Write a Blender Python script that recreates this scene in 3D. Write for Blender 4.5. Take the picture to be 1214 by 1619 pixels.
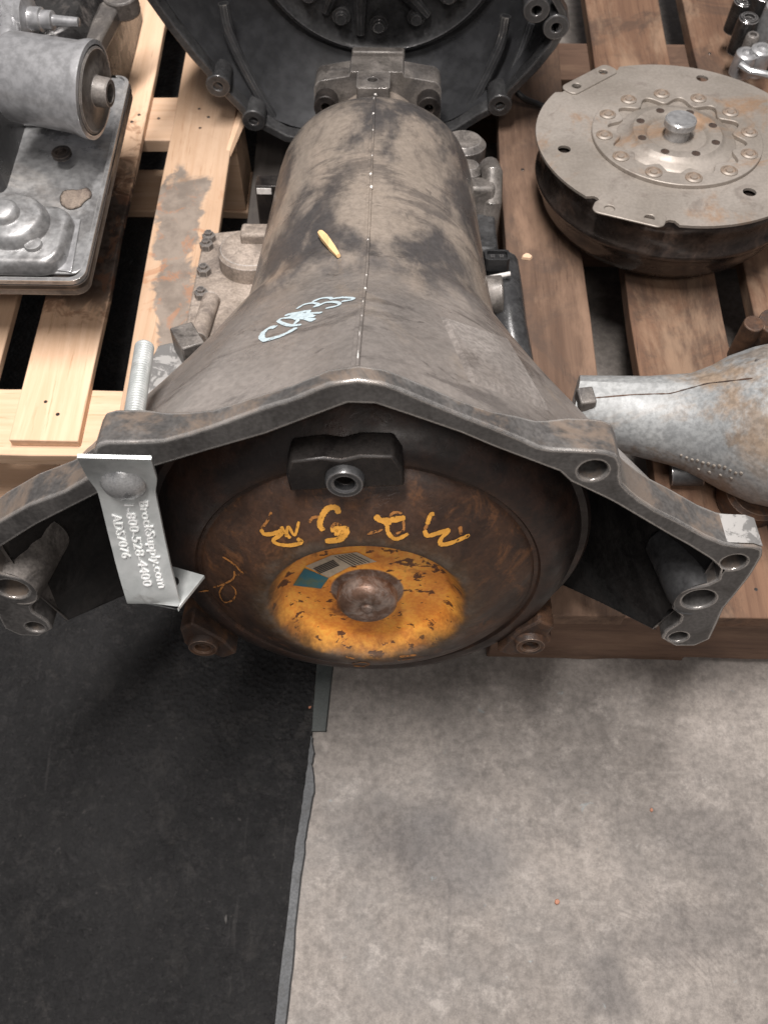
import bpy, bmesh, math, random
from mathutils import Vector, Matrix
from mathutils.bvhtree import BVHTree
random.seed(7)
PI = math.pi
S = bpy.context.scene
for o in list(bpy.data.objects): bpy.data.objects.remove(o)
col = S.collection

# ---------------------------------------------------------------- camera
FPX, PW, PH = 1450.0, 1214.0, 1619.0
CAM = Vector((0, 0, .90))
PITCH, YAW = math.radians(61.4), math.radians(.93)
FWD = Vector((-math.sin(YAW)*math.cos(PITCH), math.cos(YAW)*math.cos(PITCH), -math.sin(PITCH)))
RGT = Vector((math.cos(YAW), math.sin(YAW), 0))
UPV = RGT.cross(FWD)
cd = bpy.data.cameras.new('camera')
cam = bpy.data.objects.new('camera', cd); col.objects.link(cam)
cam.matrix_world = Matrix.Translation(CAM) @ Matrix((RGT, UPV, -FWD)).transposed().to_4x4()
cd.sensor_fit = 'HORIZONTAL'; cd.sensor_width = 36; cd.lens = 36*FPX/PW
cd.clip_start = .02; cd.clip_end = 60
cd.dof.use_dof = True; cd.dof.focus_distance = .70; cd.dof.aperture_fstop = 15
S.camera = cam
S.render.resolution_x, S.render.resolution_y = 767, 1024

# ---------------------------------------------------------------- world and lamps (indoors: overhead workshop lamp, added front fill)
W = bpy.data.worlds.new("World"); S.world = W; W.use_nodes = True
W.node_tree.nodes['Background'].inputs[0].default_value = (.90, .88, .92, 1)
W.node_tree.nodes['Background'].inputs[1].default_value = .185
def area(name, loc, tgt, sx, sy, watts, colr):
    d = bpy.data.lights.new(name, 'AREA'); d.shape = 'RECTANGLE'; d.size = sx; d.size_y = sy
    d.energy = watts; d.color = colr
    o = bpy.data.objects.new(name, d); col.objects.link(o); o.location = loc
    o.rotation_euler = (Vector(tgt)-Vector(loc)).to_track_quat('-Z', 'Y').to_euler()
    return o
area('ceiling_lamp', (-.15, .52, 2.9), (-.1, .5, .1), 1.9, .26, 146, (1, .955, .92))
area('front_fill_lamp', (.4, -1.5, 3.0), (0, .3, .2), 1.2, .4, 26, (1, .93, .87))  # added fill from behind the viewer, brightens converter bowl and flange face
S.view_settings.view_transform = 'Standard'; S.view_settings.look = 'None'
S.view_settings.exposure = 0; S.view_settings.gamma = 1

# ---------------------------------------------------------------- helpers: pixels to points
def ray(px, py): return FWD + RGT*((px-PW/2)/FPX) - UPV*((py-PH/2)/FPX)
def hit_plane(px, py, p0, n):
    d = ray(px, py); n = Vector(n)
    return CAM + d*((Vector(p0)-CAM).dot(n)/d.dot(n))
def atz(px, py, z): return hit_plane(px, py, (0, 0, z), (0, 0, 1))
TILT = math.radians(11)
O = CAM + ray(568, 937)*.66
MT = Matrix.Translation(O) @ Matrix.Rotation(-TILT, 4, 'X')      # gearbox frame: x right, y along the axis away, z up
MTI = MT.inverted()
def t_at(px, py, axis, v):
    """point of the gearbox frame seen at a pixel on the plane axis = v"""
    o = MTI @ CAM; d = MTI.to_3x3() @ ray(px, py)
    i = 'xyz'.index(axis); s = (v-o[i])/d[i]
    return o+d*s
def caster(bvh, inv):
    o = inv @ CAM; r3 = inv.to_3x3()
    def f(px, py):
        h = bvh.ray_cast(o, (r3 @ ray(px, py)).normalized())
        return (h[0], h[1]) if h[0] is not None else None
    return f

# ---------------------------------------------------------------- helpers: objects
def tag(o, label=None, cat=None, group=None, kind=None):
    if label: o['label'] = label
    if cat: o['category'] = cat
    if group: o['group'] = group
    if kind: o['kind'] = kind
    return o
def thing(name, label, cat, mat=None, group=None):
    o = bpy.data.objects.new(name, None); col.objects.link(o); o.empty_display_size = .05
    if mat is not None: o.matrix_world = mat
    return tag(o, label, cat, group)
def finish(bm, sharp=32):
    bm.normal_update()
    for f in bm.faces: f.smooth = True
    for e in bm.edges:
        if len(e.link_faces) == 2 and e.calc_face_angle(0) > math.radians(sharp): e.smooth = False
def obj(name, bm, m, parent=None, label=None, bevel=0, sub=0, sharp=32, kind=None, recalc=True, loc=None):
    if recalc: bmesh.ops.recalc_face_normals(bm, faces=bm.faces)
    finish(bm, sharp)
    me = bpy.data.meshes.new(name); bm.to_mesh(me); bm.free()
    me.materials.append(m)
    o = bpy.data.objects.new(name, me); col.objects.link(o)
    if parent is not None: o.parent = parent
    if loc is not None: o.location = loc
    if label: o['label'] = label
    if kind: o['kind'] = kind
    if sub:
        s = o.modifiers.new('sub', 'SUBSURF'); s.levels = s.render_levels = sub
    if bevel:
        b = o.modifiers.new('bevel', 'BEVEL'); b.width = bevel; b.segments = 2
        b.limit_method = 'ANGLE'; b.angle_limit = math.radians(32); b.harden_normals = False
    return o
def dup(o, parent=None, loc=None, rot=None):
    c = o.copy(); col.objects.link(c)
    if parent is not None: c.parent = parent
    if loc is not None: c.location = loc
    if rot is not None: c.rotation_euler = rot
    return c
def new(): return bmesh.new()
def box(bm, x0, x1, y0, y1, z0, z1, M=None):
    vs = [bm.verts.new((x, y, z)) for x in (x0, x1) for y in (y0, y1) for z in (z0, z1)]
    for q in ((0,1,3,2),(4,6,7,5),(0,4,5,1),(2,3,7,6),(0,2,6,4),(1,5,7,3)): bm.faces.new([vs[i] for i in q])
    if M is not None: bmesh.ops.transform(bm, matrix=M, verts=vs)
    return vs
def frame(p, d):
    d = Vector(d).normalized(); q = d.to_track_quat('Z', 'Y')
    return Matrix.Translation(Vector(p)) @ q.to_matrix().to_4x4()
def lathe(bm, prof, p=(0,0,0), d=(0,0,1), n=48, cap=True, fr=None):
    """prof: list of (radius, height along d)"""
    M = fr if fr is not None else frame(p, d); rings = []
    for r, h in prof:
        if r < 1e-5: rings.append([bm.verts.new(M @ Vector((0, 0, h)))])
        else: rings.append([bm.verts.new(M @ Vector((r*math.cos(2*PI*k/n), r*math.sin(2*PI*k/n), h))) for k in range(n)])
    for a, b in zip(rings, rings[1:]):
        if len(a) == 1 and len(b) == 1: continue
        for k in range(n):
            k2 = (k+1) % n
            if len(a) == 1: bm.faces.new((a[0], b[k2], b[k]))
            elif len(b) == 1: bm.faces.new((a[k], a[k2], b[0]))
            else: bm.faces.new((a[k], a[k2], b[k2], b[k]))
    if cap:
        for R in (rings[0], rings[-1]):
            if len(R) > 2: bm.faces.new(R)
def cyl(bm, a, b, r, r2=None, n=24):
    a = Vector(a); b = Vector(b)
    lathe(bm, [(r, 0), (r if r2 is None else r2, (b-a).length)], a, b-a, n)
def tube(bm, pts, r, n=10):
    pts = [Vector(p) for p in pts]; rings = []
    for i, p in enumerate(pts):
        t = (pts[min(i+1, len(pts)-1)]-pts[max(i-1, 0)]).normalized()
        q = t.to_track_quat('Z', 'Y')
        rr = r[i] if isinstance(r, (list, tuple)) else r
        rings.append([bm.verts.new(p + q @ Vector((rr*math.cos(2*PI*k/n), rr*math.sin(2*PI*k/n), 0))) for k in range(n)])
    for a, b in zip(rings, rings[1:]):
        for k in range(n): bm.faces.new((a[k], a[(k+1) % n], b[(k+1) % n], b[k]))
    bm.faces.new(rings[0]); bm.faces.new(rings[-1])
def circ(cx, cz, r, n=24, ph=0): return [(cx+r*math.cos(2*PI*k/n+ph), cz+r*math.sin(2*PI*k/n+ph)) for k in range(n)]
def plate(bm, outer, holes, f0, f1):
    """flat outline with holes; f0 / f1 map (a, b) to the two faces"""
    geo = []
    for f in (f0, f1):
        loops = []; es = []
        for lp in [outer]+holes:
            vs = [bm.verts.new(f(*p)) for p in lp]; loops.append(vs)
            es += [bm.edges.new((vs[i], vs[(i+1) % len(vs)])) for i in range(len(vs))]
        bmesh.ops.triangle_fill(bm, use_beauty=True, use_dissolve=False, edges=es)
        geo.append(loops)
    for A, B in zip(*geo):
        n = len(A)
        for i in range(n): bm.faces.new((A[i], A[(i+1) % n], B[(i+1) % n], B[i]))
def rrect(x0, x1, y0, y1, r, n=6):
    out = []
    for cx, cy, a in ((x1-r, y1-r, 0), (x0+r, y1-r, 90), (x0+r, y0+r, 180), (x1-r, y0+r, 270)):
        for k in range(n+1):
            t = math.radians(a+90*k/n); out.append((cx+r*math.cos(t), cy+r*math.sin(t)))
    return out
def offs(poly, k):
    c = Vector((sum(p[0] for p in poly)/len(poly), sum(p[1] for p in poly)/len(poly)))
    out = []
    n = len(poly)
    for i in range(n):
        a, p, b = Vector(poly[i-1]), Vector(poly[i]), Vector(poly[(i+1) % n])
        t = (b-a).normalized(); nn = Vector((t.y, -t.x))
        out.append(tuple(p+nn*k))
    return out
def stack(bm, layers):
    """layers: list of (outline, z) with equal counts: skinned, capped"""
    rings = [[bm.verts.new((p[0], p[1], z)) for p in lp] for lp, z in layers]
    n = len(rings[0])
    for a, b in zip(rings, rings[1:]):
        for i in range(n): bm.faces.new((a[i], a[(i+1) % n], b[(i+1) % n], b[i]))
    bm.faces.new(rings[0]); bm.faces.new(rings[-1])
def spline(pts, m=6):
    pts = [Vector(p) for p in pts]
    if len(pts) < 3: return [pts[0].lerp(pts[-1], i/m) for i in range(m+1)]
    P = [pts[0]*2-pts[1]]+pts+[pts[-1]*2-pts[-2]]; out = []
    for i in range(1, len(P)-2):
        a, b, c, d = P[i-1:i+3]
        for k in range(m):
            t = k/m
            out.append(.5*((2*b)+(c-a)*t+(2*a-5*b+4*c-d)*t*t+(3*b-a-3*c+d)*t**3))
    out.append(pts[-1]); return out
def strokes(bm, lines, cast, width, off=.0005, jit=.25, step=6):
    """paint strokes: flat ribbons laid on the surface hit by each pixel"""
    for item in lines:
        line, wk = (item, 1) if not isinstance(item, tuple) else item
        pts = spline([Vector((p[0], p[1], 0)) for p in line], step); hs = []
        for p in pts:
            h = cast(p.x, p.y)
            if h: hs.append(h)
        if len(hs) < 2: continue
        prev = None; n = len(hs)
        for i, (p, nn) in enumerate(hs):
            t = (hs[min(i+1, n-1)][0]-hs[max(i-1, 0)][0])
            if t.length < 1e-7: continue
            s = t.normalized().cross(nn).normalized()
            w = width*wk*(1+random.uniform(-jit, jit))*(.6 if i in (0, n-1) else 1)
            a = bm.verts.new(p+nn*off+s*w*.5); b = bm.verts.new(p+nn*off-s*w*.5)
            if prev: bm.faces.new((prev[0], prev[1], b, a))
            prev = (a, b)
def patch(bm, q, cast, nu, nv, off, skirt=False):
    """sheet laid on the surface seen inside the four pixels q"""
    q = [Vector((p[0], p[1])) for p in q]; g = []
    for j in range(nv+1):
        row = []
        for i in range(nu+1):
            u, v = i/nu, j/nv
            p = q[0].lerp(q[1], u).lerp(q[3].lerp(q[2], u), v); h = cast(p.x, p.y)
            edge = skirt and (i in (0, nu) or j in (0, nv))
            row.append(bm.verts.new(h[0]+h[1]*(-.0006 if edge else off)) if h else None)
        g.append(row)
    for j in range(nv):
        for i in range(nu):
            f = (g[j][i], g[j][i+1], g[j+1][i+1], g[j+1][i])
            if all(f): bm.faces.new(f)

# ---------------------------------------------------------------- materials
class NB:
    def __init__(s, name):
        s.m = bpy.data.materials.new(name); s.m.use_nodes = True; s.t = s.m.node_tree
        s.b = s.t.nodes['Principled BSDF']; s.tc = s.t.nodes.new('ShaderNodeTexCoord')
        s.co = s.tc.outputs['Object']
    def lk(s, v, sock):
        if isinstance(v, bpy.types.NodeSocket): s.t.links.new(v, sock)
        elif isinstance(v, (tuple, list)) and len(v) == 3 and sock.type == 'RGBA': sock.default_value = (*v, 1)
        else: sock.default_value = v
    def mapping(s, scale=(1,1,1), rot=(0,0,0), loc=(0,0,0), vec=None):
        n = s.t.nodes.new('ShaderNodeMapping'); s.lk(vec or s.co, n.inputs[0])
        n.inputs['Scale'].default_value = scale; n.inputs['Rotation'].default_value = rot; s.lk(loc, n.inputs['Location'])
        return n.outputs[0]
    def noise(s, scale, detail=4, rough=.55, dist=0, vec=None, out=0):
        n = s.t.nodes.new('ShaderNodeTexNoise'); s.lk(vec or s.co, n.inputs['Vector'])
        n.inputs['Scale'].default_value = scale; n.inputs['Detail'].default_value = detail
        n.inputs['Roughness'].default_value = rough; n.inputs['Distortion'].default_value = dist
        return n.outputs[out]
    def voro(s, scale, vec=None, feature='F1'):
        n = s.t.nodes.new('ShaderNodeTexVoronoi'); n.feature = feature; s.lk(vec or s.co, n.inputs['Vector'])
        n.inputs['Scale'].default_value = scale; return n.outputs[0]
    def ramp(s, f, lo, hi, a=0., b=1.):
        n = s.t.nodes.new('ShaderNodeMapRange'); n.interpolation_type = 'SMOOTHSTEP'
        s.lk(f, n.inputs['Value']); s.lk(lo, n.inputs['From Min']); s.lk(hi, n.inputs['From Max'])
        n.inputs['To Min'].default_value = a; n.inputs['To Max'].default_value = b
        return n.outputs[0]
    def mix(s, f, a, b, mode='MIX'):
        n = s.t.nodes.new('ShaderNodeMix'); n.data_type = 'RGBA'; n.blend_type = mode
        s.lk(f, n.inputs[0]); s.lk(a, n.inputs[6]); s.lk(b, n.inputs[7]); return n.outputs[2]
    def math(s, op, a, b=0.):
        n = s.t.nodes.new('ShaderNodeMath'); n.operation = op; s.lk(a, n.inputs[0]); s.lk(b, n.inputs[1]); return n.outputs[0]
    def sep(s, vec=None):
        n = s.t.nodes.new('ShaderNodeSeparateXYZ'); s.lk(vec or s.co, n.inputs[0]); return n.outputs
    def vmath(s, op, a, b=None, out=0):
        n = s.t.nodes.new('ShaderNodeVectorMath'); n.operation = op; s.lk(a, n.inputs[0])
        if b is not None: s.lk(b, n.inputs[1])
        return n.outputs[out]
    def dist2(s, p, scale=(1,1,1)):
        v = s.vmath('MULTIPLY', s.vmath('SUBTRACT', s.co, p), scale)
        return s.vmath('LENGTH', v, out='Value')
    def bump(s, h, strength=.5, dist=.001, nrm=None):
        n = s.t.nodes.new('ShaderNodeBump'); s.lk(h, n.inputs['Height'])
        n.inputs['Strength'].default_value = strength; n.inputs['Distance'].default_value = dist
        if nrm is not None: s.lk(nrm, n.inputs['Normal'])
        return n.outputs[0]
    def edge(s, radius=.0018):
        """how sharply the surface turns: worn edges"""
        b = s.t.nodes.new('ShaderNodeBevel'); b.samples = 6; b.inputs['Radius'].default_value = radius
        g = s.t.nodes.new('ShaderNodeNewGeometry')
        d = s.vmath('DOT_PRODUCT', b.outputs[0], g.outputs['Normal'], out='Value')
        return s.math('SUBTRACT', 1., d)
    def rnd(s):
        n = s.t.nodes.new('ShaderNodeObjectInfo'); return n.outputs['Random']
    def done(s, color, rough=.6, metal=0., nrm=None, spec=None):
        s.lk(color, s.b.inputs['Base Color']); s.lk(rough, s.b.inputs['Roughness']); s.lk(metal, s.b.inputs['Metallic'])
        if nrm is not None: s.lk(nrm, s.b.inputs['Normal'])
        if spec is not None: s.b.inputs['Specular IOR Level'].default_value = spec
        return s.m

def grimy(name, c1, c2, c3, sc=18, metal=.3, rough=(.45, .75), wear=None, wr=.0016, stain=.5, stainc=(.03, .026, .024), bump=.35, streak=(1, .35, 1), thr=.5, rot=(0,0,0), dust=None):
    n = NB(name); v = n.mapping(streak, rot)
    a = n.ramp(n.noise(sc, 6, .62, .6, v), .36, .62)
    c = n.mix(a, c1, c2)
    b = n.ramp(n.noise(sc*.55, 7, .68, .9, n.mapping(streak, rot, (3.1, 1.7, .4))), thr-.06, thr+.10)
    c = n.mix(b, c, c3)
    d = n.ramp(n.noise(sc*.8, 8, .7, 1.2, n.mapping(streak, rot, (7.3, 4.4, 2.2))), .53, .62)
    c = n.mix(n.math('MULTIPLY', d, stain), c, stainc)
    fine = n.noise(sc*16, 5, .6)
    c = n.mix(.35, c, n.mix(n.ramp(fine, .35, .65), (.25, .25, .25), (.75, .75, .75)), 'OVERLAY')
    met = n.math('MULTIPLY', n.math('SUBTRACT', 1., b), metal)
    ro = n.ramp(n.math('ADD', n.math('MULTIPLY', a, .5), n.math('MULTIPLY', fine, .5)), .25, .75, rough[0], rough[1])
    if dust:
        gz = n.sep(n.t.nodes.new('ShaderNodeNewGeometry').outputs['Normal'])[2]
        du = n.math('MULTIPLY', n.ramp(gz, .45, .85), n.ramp(n.noise(sc*1.1, 7, .7, .6, n.mapping((1, 1, 1), (0, 0, 0), (6, 1, 2))), .44, .60))
        c = n.mix(n.math('MULTIPLY', du, .85), c, dust); met = n.math('MULTIPLY', met, n.math('SUBTRACT', 1., du))
    if wear:
        e = n.math('ADD', n.edge(wr), n.math('MULTIPLY', n.math('SUBTRACT', n.noise(sc*6, 5, .7), .5), .07))
        e = n.ramp(e, .022, .040)
        c = n.mix(e, c, wear); met = n.math('MAXIMUM', met, n.math('MULTIPLY', e, .75))
        ro = n.math('SUBTRACT', ro, n.math('MULTIPLY', e, .2))
    hh = n.math('ADD', n.math('MULTIPLY', n.noise(sc*3, 5, .6), 1.), n.math('MULTIPLY', n.noise(sc*22, 3, .6), .35))
    return n.done(c, ro, met, n.bump(hh, bump, .0012))

M = {}
M['case'] = grimy('case aluminium', (.235, .195, .165), (.33, .27, .222), (.118, .101, .094), 13, .15, (.42, .68), (.55, .52, .5), .0014, .62, (.075, .064, .06), .4, (1, .45, 1), .5, (0, 0, .5))
def bell_mat():
    n = NB('bell aluminium'); v = n.mapping((1, .6, 1), (0, 0, .5))
    y = n.sep()[1]
    c = n.mix(n.ramp(n.noise(8, 5, .58, .4, v), .36, .64), (.200, .180, .167), (.275, .247, .228))
    k = n.math('ADD', y, n.math('MULTIPLY', n.math('SUBTRACT', n.noise(12, 5, .6, .4, v), .5), .20))
    neck = n.ramp(k, .15, .27)
    barrel = n.mix(n.ramp(n.noise(12, 6, .60, .35, n.mapping((1, .5, 1), (0, .2, .5), (2.2, .6, 1))), .43, .57), (.285, .240, .202), (.078, .072, .071))
    barrel = n.mix(n.math('MULTIPLY', n.ramp(n.noise(22, 6, .62, .4, n.mapping((1, .4, 1), (0, 0, .6), (5, 2, 1))), .54, .70), .85), barrel, (.33, .272, .226))
    barrel = n.mix(n.math('MULTIPLY', n.ramp(n.noise(40, 7, .7, .5, n.mapping((1, .35, 1), (0, 0, .5), (1, 7, 3))), .52, .68), .5), barrel, (.115, .098, .088))
    c = n.mix(neck, c, barrel)
    # long greasy smears running round the bell
    st = n.ramp(n.noise(13, 7, .66, .5, n.mapping((.55, 1.5, .7), (0, 0, -.45), (7.7, 2.4, 2.2))), .54, .64)
    c = n.mix(n.math('MULTIPLY', st, .62), c, (.082, .073, .070))
    st2 = n.ramp(n.noise(30, 8, .74, .8, n.mapping((.8, 1.3, 1), (0, 0, -.3), (3.1, 9.4, 2.2))), .60, .66)
    c = n.mix(n.math('MULTIPLY', st2, .6), c, (.06, .053, .05))
    tan = n.ramp(n.noise(10, 6, .62, .4, n.mapping((1, .8, 1), (0, 0, .2), (2.7, 8.4, 5))), .56, .70)
    c = n.mix(n.math('MULTIPLY', tan, .45), c, (.30, .245, .195))
    ch = n.ramp(n.noise(46, 7, .7, .6, n.mapping((1, .8, 1), (0, 0, 0), (1.3, 4, 2))), .70, .73)
    c = n.mix(n.math('MULTIPLY', ch, .8), c, (.52, .48, .44))
    fine = n.noise(180, 8, .72)
    c = n.mix(.26, c, n.mix(n.ramp(fine, .33, .67), (.22, .22, .22), (.78, .78, .78)), 'OVERLAY')
    spk = n.ramp(n.noise(300, 3, .6), .69, .74)
    c = n.mix(n.math('MULTIPLY', spk, .55), c, (.04, .036, .034))
    ro = n.ramp(n.math('ADD', n.noise(24, 6, .65), n.math('MULTIPLY', st, -.15)), .3, .7, .25, .44)
    hh = n.math('ADD', n.noise(34, 6, .62), n.math('MULTIPLY', n.noise(260, 5, .7), .30))
    return n.done(c, ro, .22, n.bump(hh, .30, .0010))
M['bell'] = bell_mat()
M['panel'] = grimy('smooth raised panel', (.222, .200, .186), (.272, .246, .228), (.175, .155, .142), 16, .12, (.42, .6), (.42, .38, .35), .0016, .45, (.07, .06, .055), .3, (1, .6, 1), .55)
M['flange'] = grimy('flange machined face', (.082, .078, .076), (.118, .112, .108), (.062, .057, .054), 20, .35, (.36, .55), (.70, .67, .64), .0034, .35, (.03, .028, .026), .25, (1, 1, 1), .58, dust=(.155, .118, .092))
M['dark_alu'] = grimy('dark oily aluminium', (.052, .052, .054), (.085, .085, .087), (.03, .03, .031), 14, .4, (.25, .5), (.34, .33, .33), .002, .4, (.012, .012, .012), .3, (1, 1, 1), .5)
M['bell_black'] = grimy('oily black bell', (.038, .039, .042), (.062, .063, .067), (.030, .030, .031), 4, .3, (.22, .38), (.3, .3, .3), .003, .35, (.014, .014, .014), .2, (1, 1, 1), .54)
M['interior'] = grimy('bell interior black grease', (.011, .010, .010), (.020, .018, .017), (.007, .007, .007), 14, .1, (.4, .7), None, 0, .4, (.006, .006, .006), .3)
M['boss'] = grimy('bare casting', (.13, .118, .108), (.2, .18, .165), (.075, .068, .064), 30, .3, (.4, .65), (.55, .52, .5), .0016, .5, (.03, .026, .024), .35, (1, 1, 1), .52)
M['dusty'] = grimy('dusty casting', (.26, .215, .18), (.36, .30, .255), (.17, .14, .12), 26, .08, (.55, .8), (.7, .68, .66), .0014, .4, (.08, .066, .058), .4, (1, 1, 1), .55)
M['dirt'] = grimy('dried dirt', (.17, .135, .11), (.23, .185, .15), (.13, .10, .085), 40, 0, (.7, .9), None, 0, .4, (.08, .066, .058), .8)
M['black'] = grimy('black plastic', (.012, .012, .013), (.02, .02, .021), (.03, .028, .026), 30, 0, (.3, .5), None, 0, .2, (.01, .01, .01), .15, (1, 1, 1), .6)
M['black_steel'] = grimy('black steel', (.014, .012, .012), (.024, .02, .018), (.035, .026, .021), 24, .3, (.35, .6), (.16, .13, .115), .0012, .3, (.008, .007, .007), .3, (1, 1, 1), .56)
M['silver'] = grimy('silver casting with brown dirt', (.27, .28, .285), (.315, .322, .322), (.235, .18, .135), 13, .2, (.42, .65), None, 0, .6, (.19, .14, .10), .4, (1, 1.2, 1), .49)
M['grey_alu'] = grimy('grey sheet steel pan', (.31, .31, .315), (.35, .35, .352), (.27, .255, .24), 9, .55, (.26, .40), (.7, .69, .68), .002, .45, (.10, .09, .085), .25, (1, 1, 1), .6)
M['canister'] = grimy('bright grey canister', (.39, .39, .40), (.42, .42, .43), (.36, .357, .36), 7, .6, (.27, .34), (.7, .7, .7), .0015, .08, (.13, .12, .12), .06, (1, 1, 1), .64)
M['engine'] = grimy('oily black engine casting', (.028, .026, .026), (.05, .048, .047), (.09, .08, .074), 26, .5, (.15, .35), (.6, .58, .57), .002, .5, (.01, .01, .01), .5, (1, 1, 1), .6)
M['bore'] = grimy('bolt hole with painted shade', (.03, .025, .021), (.05, .04, .033), (.02, .017, .015), 40, 0, (.85, .95), None, 0, .3, (.01, .01, .01), .3)  # near-black liner colour stands in for shade deep inside the holes
M['flexplate'] = None
M['drum'] = grimy('blackened converter drum', (.034, .027, .024), (.05, .037, .031), (.075, .05, .038), 16, .4, (.14, .32), (.22, .19, .17), .0016, .4, (.012, .01, .01), .25, (1, 1, 1), .55)
M['lug_rust'] = grimy('rusty lug', (.06, .032, .02), (.11, .055, .03), (.035, .022, .017), 50, .3, (.5, .75), (.3, .22, .17), .0012, .4, (.015, .011, .01), .6, (1, 1, 1), .5)
def flex_mat():
    n = NB('flexplate steel'); 
    c = n.mix(n.ramp(n.noise(7, 5, .6, .4), .35, .65), (.255, .225, .195), (.335, .30, .268))
    r = n.ramp(n.noise(10, 7, .68, .7, n.mapping((1, 1, 1), (0, 0, 0), (4, 1.3, 0))), .52, .68)
    c = n.mix(n.math('MULTIPLY', r, .75), c, (.30, .175, .095))
    d = n.ramp(n.noise(24, 8, .7, 1, n.mapping((1, 1, 1), (0, 0, 0), (9, 3, 0))), .54, .66)
    c = n.mix(n.math('MULTIPLY', d, .55), c, (.19, .16, .14))
    c = n.mix(.14, c, n.mix(n.ramp(n.noise(300, 4, .6), .35, .65), (.25, .25, .25), (.75, .75, .75)), 'OVERLAY')
    return n.done(c, n.ramp(n.noise(14, 5, .6), .3, .7, .42, .6), .4, n.bump(n.noise(120, 5, .65), .10, .0008))
M['flexplate'] = flex_mat()
def zinc():
    n = NB('zinc plated steel')
    c = n.mix(n.ramp(n.noise(60, 6, .6, .6), .35, .65), (.50, .525, .52), (.62, .64, .635))
    c = n.mix(n.ramp(n.noise(25, 5, .6, .6, n.mapping((1, 1, 1), (0, 0, 0), (3, 0, 1))), .58, .7), c, (.33, .33, .32))
    return n.done(c, n.ramp(n.noise(90, 4, .6), .3, .7, .34, .5), .5, n.bump(n.noise(300, 3, .6), .08, .0004))
M['zinc'] = zinc()
M['bolt_head'] = grimy('bolt head zinc', (.33, .335, .34), (.42, .425, .43), (.27, .27, .27), 60, .65, (.22, .34), None, 0, .2, (.2, .2, .2), .1)
M['zinc_glint'] = grimy('zinc with painted glint', (.78, .79, .78), (.82, .83, .82), (.74, .74, .74), 60, .2, (.3, .42), None, 0, .1, (.4, .4, .4), .1)  # paler tone painted on the letters in place of their glints
def paint(name, c, chips=.0, sc=250, rough=.6):
    n = NB(name)
    if chips: n.lk(n.ramp(n.noise(260, 5, .7, .3, n.mapping((1, .5, 1))), chips-.05, chips+.05), n.b.inputs['Alpha'])
    cc = n.mix(n.ramp(n.noise(sc, 4, .6), .35, .7), c, tuple(x*.78 for x in c))
    return n.done(cc, rough, 0)
M['white_paint'] = paint('white paint marker', (.47, .56, .60), .36)
M['yellow_paint'] = paint('yellow paint marker', (.60, .285, .045), .37)
M['orange_thin'] = paint('faded marker', (.34, .14, .035), .45)
M['emboss'] = M['zinc']
M['glint'] = paint('bare aluminium', (.74, .71, .68), rough=.35)
def converter_mat():
    n = NB('rusty converter cover')
    s = n.sep(); x, z = s[0], s[2]
    r = n.math('SQRT', n.math('ADD', n.math('MULTIPLY', x, x), n.math('MULTIPLY', z, z)))
    rr = n.math('ADD', r, n.math('MULTIPLY', n.math('SUBTRACT', n.noise(60, 6, .7), .5), .016))
    rust = n.mix(n.ramp(n.noise(22, 6, .65, .8), .36, .64), (.027, .0145, .0095), (.060, .0285, .0155))
    rust = n.mix(n.ramp(n.noise(40, 7, .7, .8, n.mapping((1, 1, 1), (0, 0, 0), (2, 5, 1))), .52, .66), rust, (.105, .046, .020))
    rim = n.mix(n.ramp(n.noise(30, 6, .65), .4, .65), (.013, .0078, .0062), (.033, .0155, .010))
    c = n.mix(n.ramp(rr, .118, .132), rust, rim)
    ochre = n.mix(n.ramp(n.noise(26, 5, .6), .4, .65), (.105, .062, .026), (.058, .036, .020))
    c = n.mix(n.math('MULTIPLY', n.ramp(rr, .060, .092, 1., 0.), .7), c, ochre)
    orange = n.mix(n.ramp(n.noise(34, 5, .6, .6), .35, .66), (.90, .40, .065), (.72, .26, .04))
    chip = n.ramp(n.noise(95, 5, .62, .3, n.mapping((.8, 1, 1.3), (0, .4, 0))),   .585, .61)
    ang = n.ramp(n.noise(23, 4, .6, .4, n.mapping((1, 1, 1), (0, 0, 0), (8, 1, 3))), .60, .68)
    chip = n.math('MAXIMUM', chip, n.math('MULTIPLY', ang, .85))
    orange = n.mix(n.math('MULTIPLY', n.ramp(n.noise(26, 5, .65, .6, n.mapping((1, 1, 1), (0, 0, 0), (5, 5, 5))), .50, .64), .5), orange, (.42, .12, .03))
    orange = n.mix(n.math('MULTIPLY', chip, .93), orange, (.075, .026, .014))
    ringd = n.math('MULTIPLY', n.math('MULTIPLY', n.ramp(rr, .066, .073), n.ramp(rr, .076, .084, 1., 0.)), n.ramp(n.noise(50, 6, .7), .40, .62))
    c = n.mix(n.math('MULTIPLY', ringd, .55), c, (.105, .082, .064))
    om = n.ramp(n.math('ADD', r, n.math('MULTIPLY', n.math('SUBTRACT', n.noise(38, 6, .65), .5), .016)), .0590, .0735, 1., 0.)
    c = n.mix(om, c, orange)
    hub = n.ramp(r, .0255, .0275, 1., 0.)
    steel = n.mix(n.ramp(n.noise(70, 6, .7, .5), .4, .6), (.17, .10, .07), (.30, .235, .20))
    c = n.mix(hub, c, steel)
    c = n.mix(.3, c, n.mix(n.ramp(n.noise(320, 4, .6), .35, .65), (.25, .25, .25), (.75, .75, .75)), 'OVERLAY')
    ro = n.ramp(n.noise(45, 5, .6), .3, .7, .38, .62)
    hh = n.math('ADD', n.math('MULTIPLY', chip, -.25), n.math('ADD', n.noise(60, 5, .6), n.math('MULTIPLY', n.noise(320, 4, .6), .4)))
    return n.done(c, ro, n.math('MULTIPLY', hub, .6), n.bump(hh, .32, .0009))
M['converter'] = converter_mat()

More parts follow.
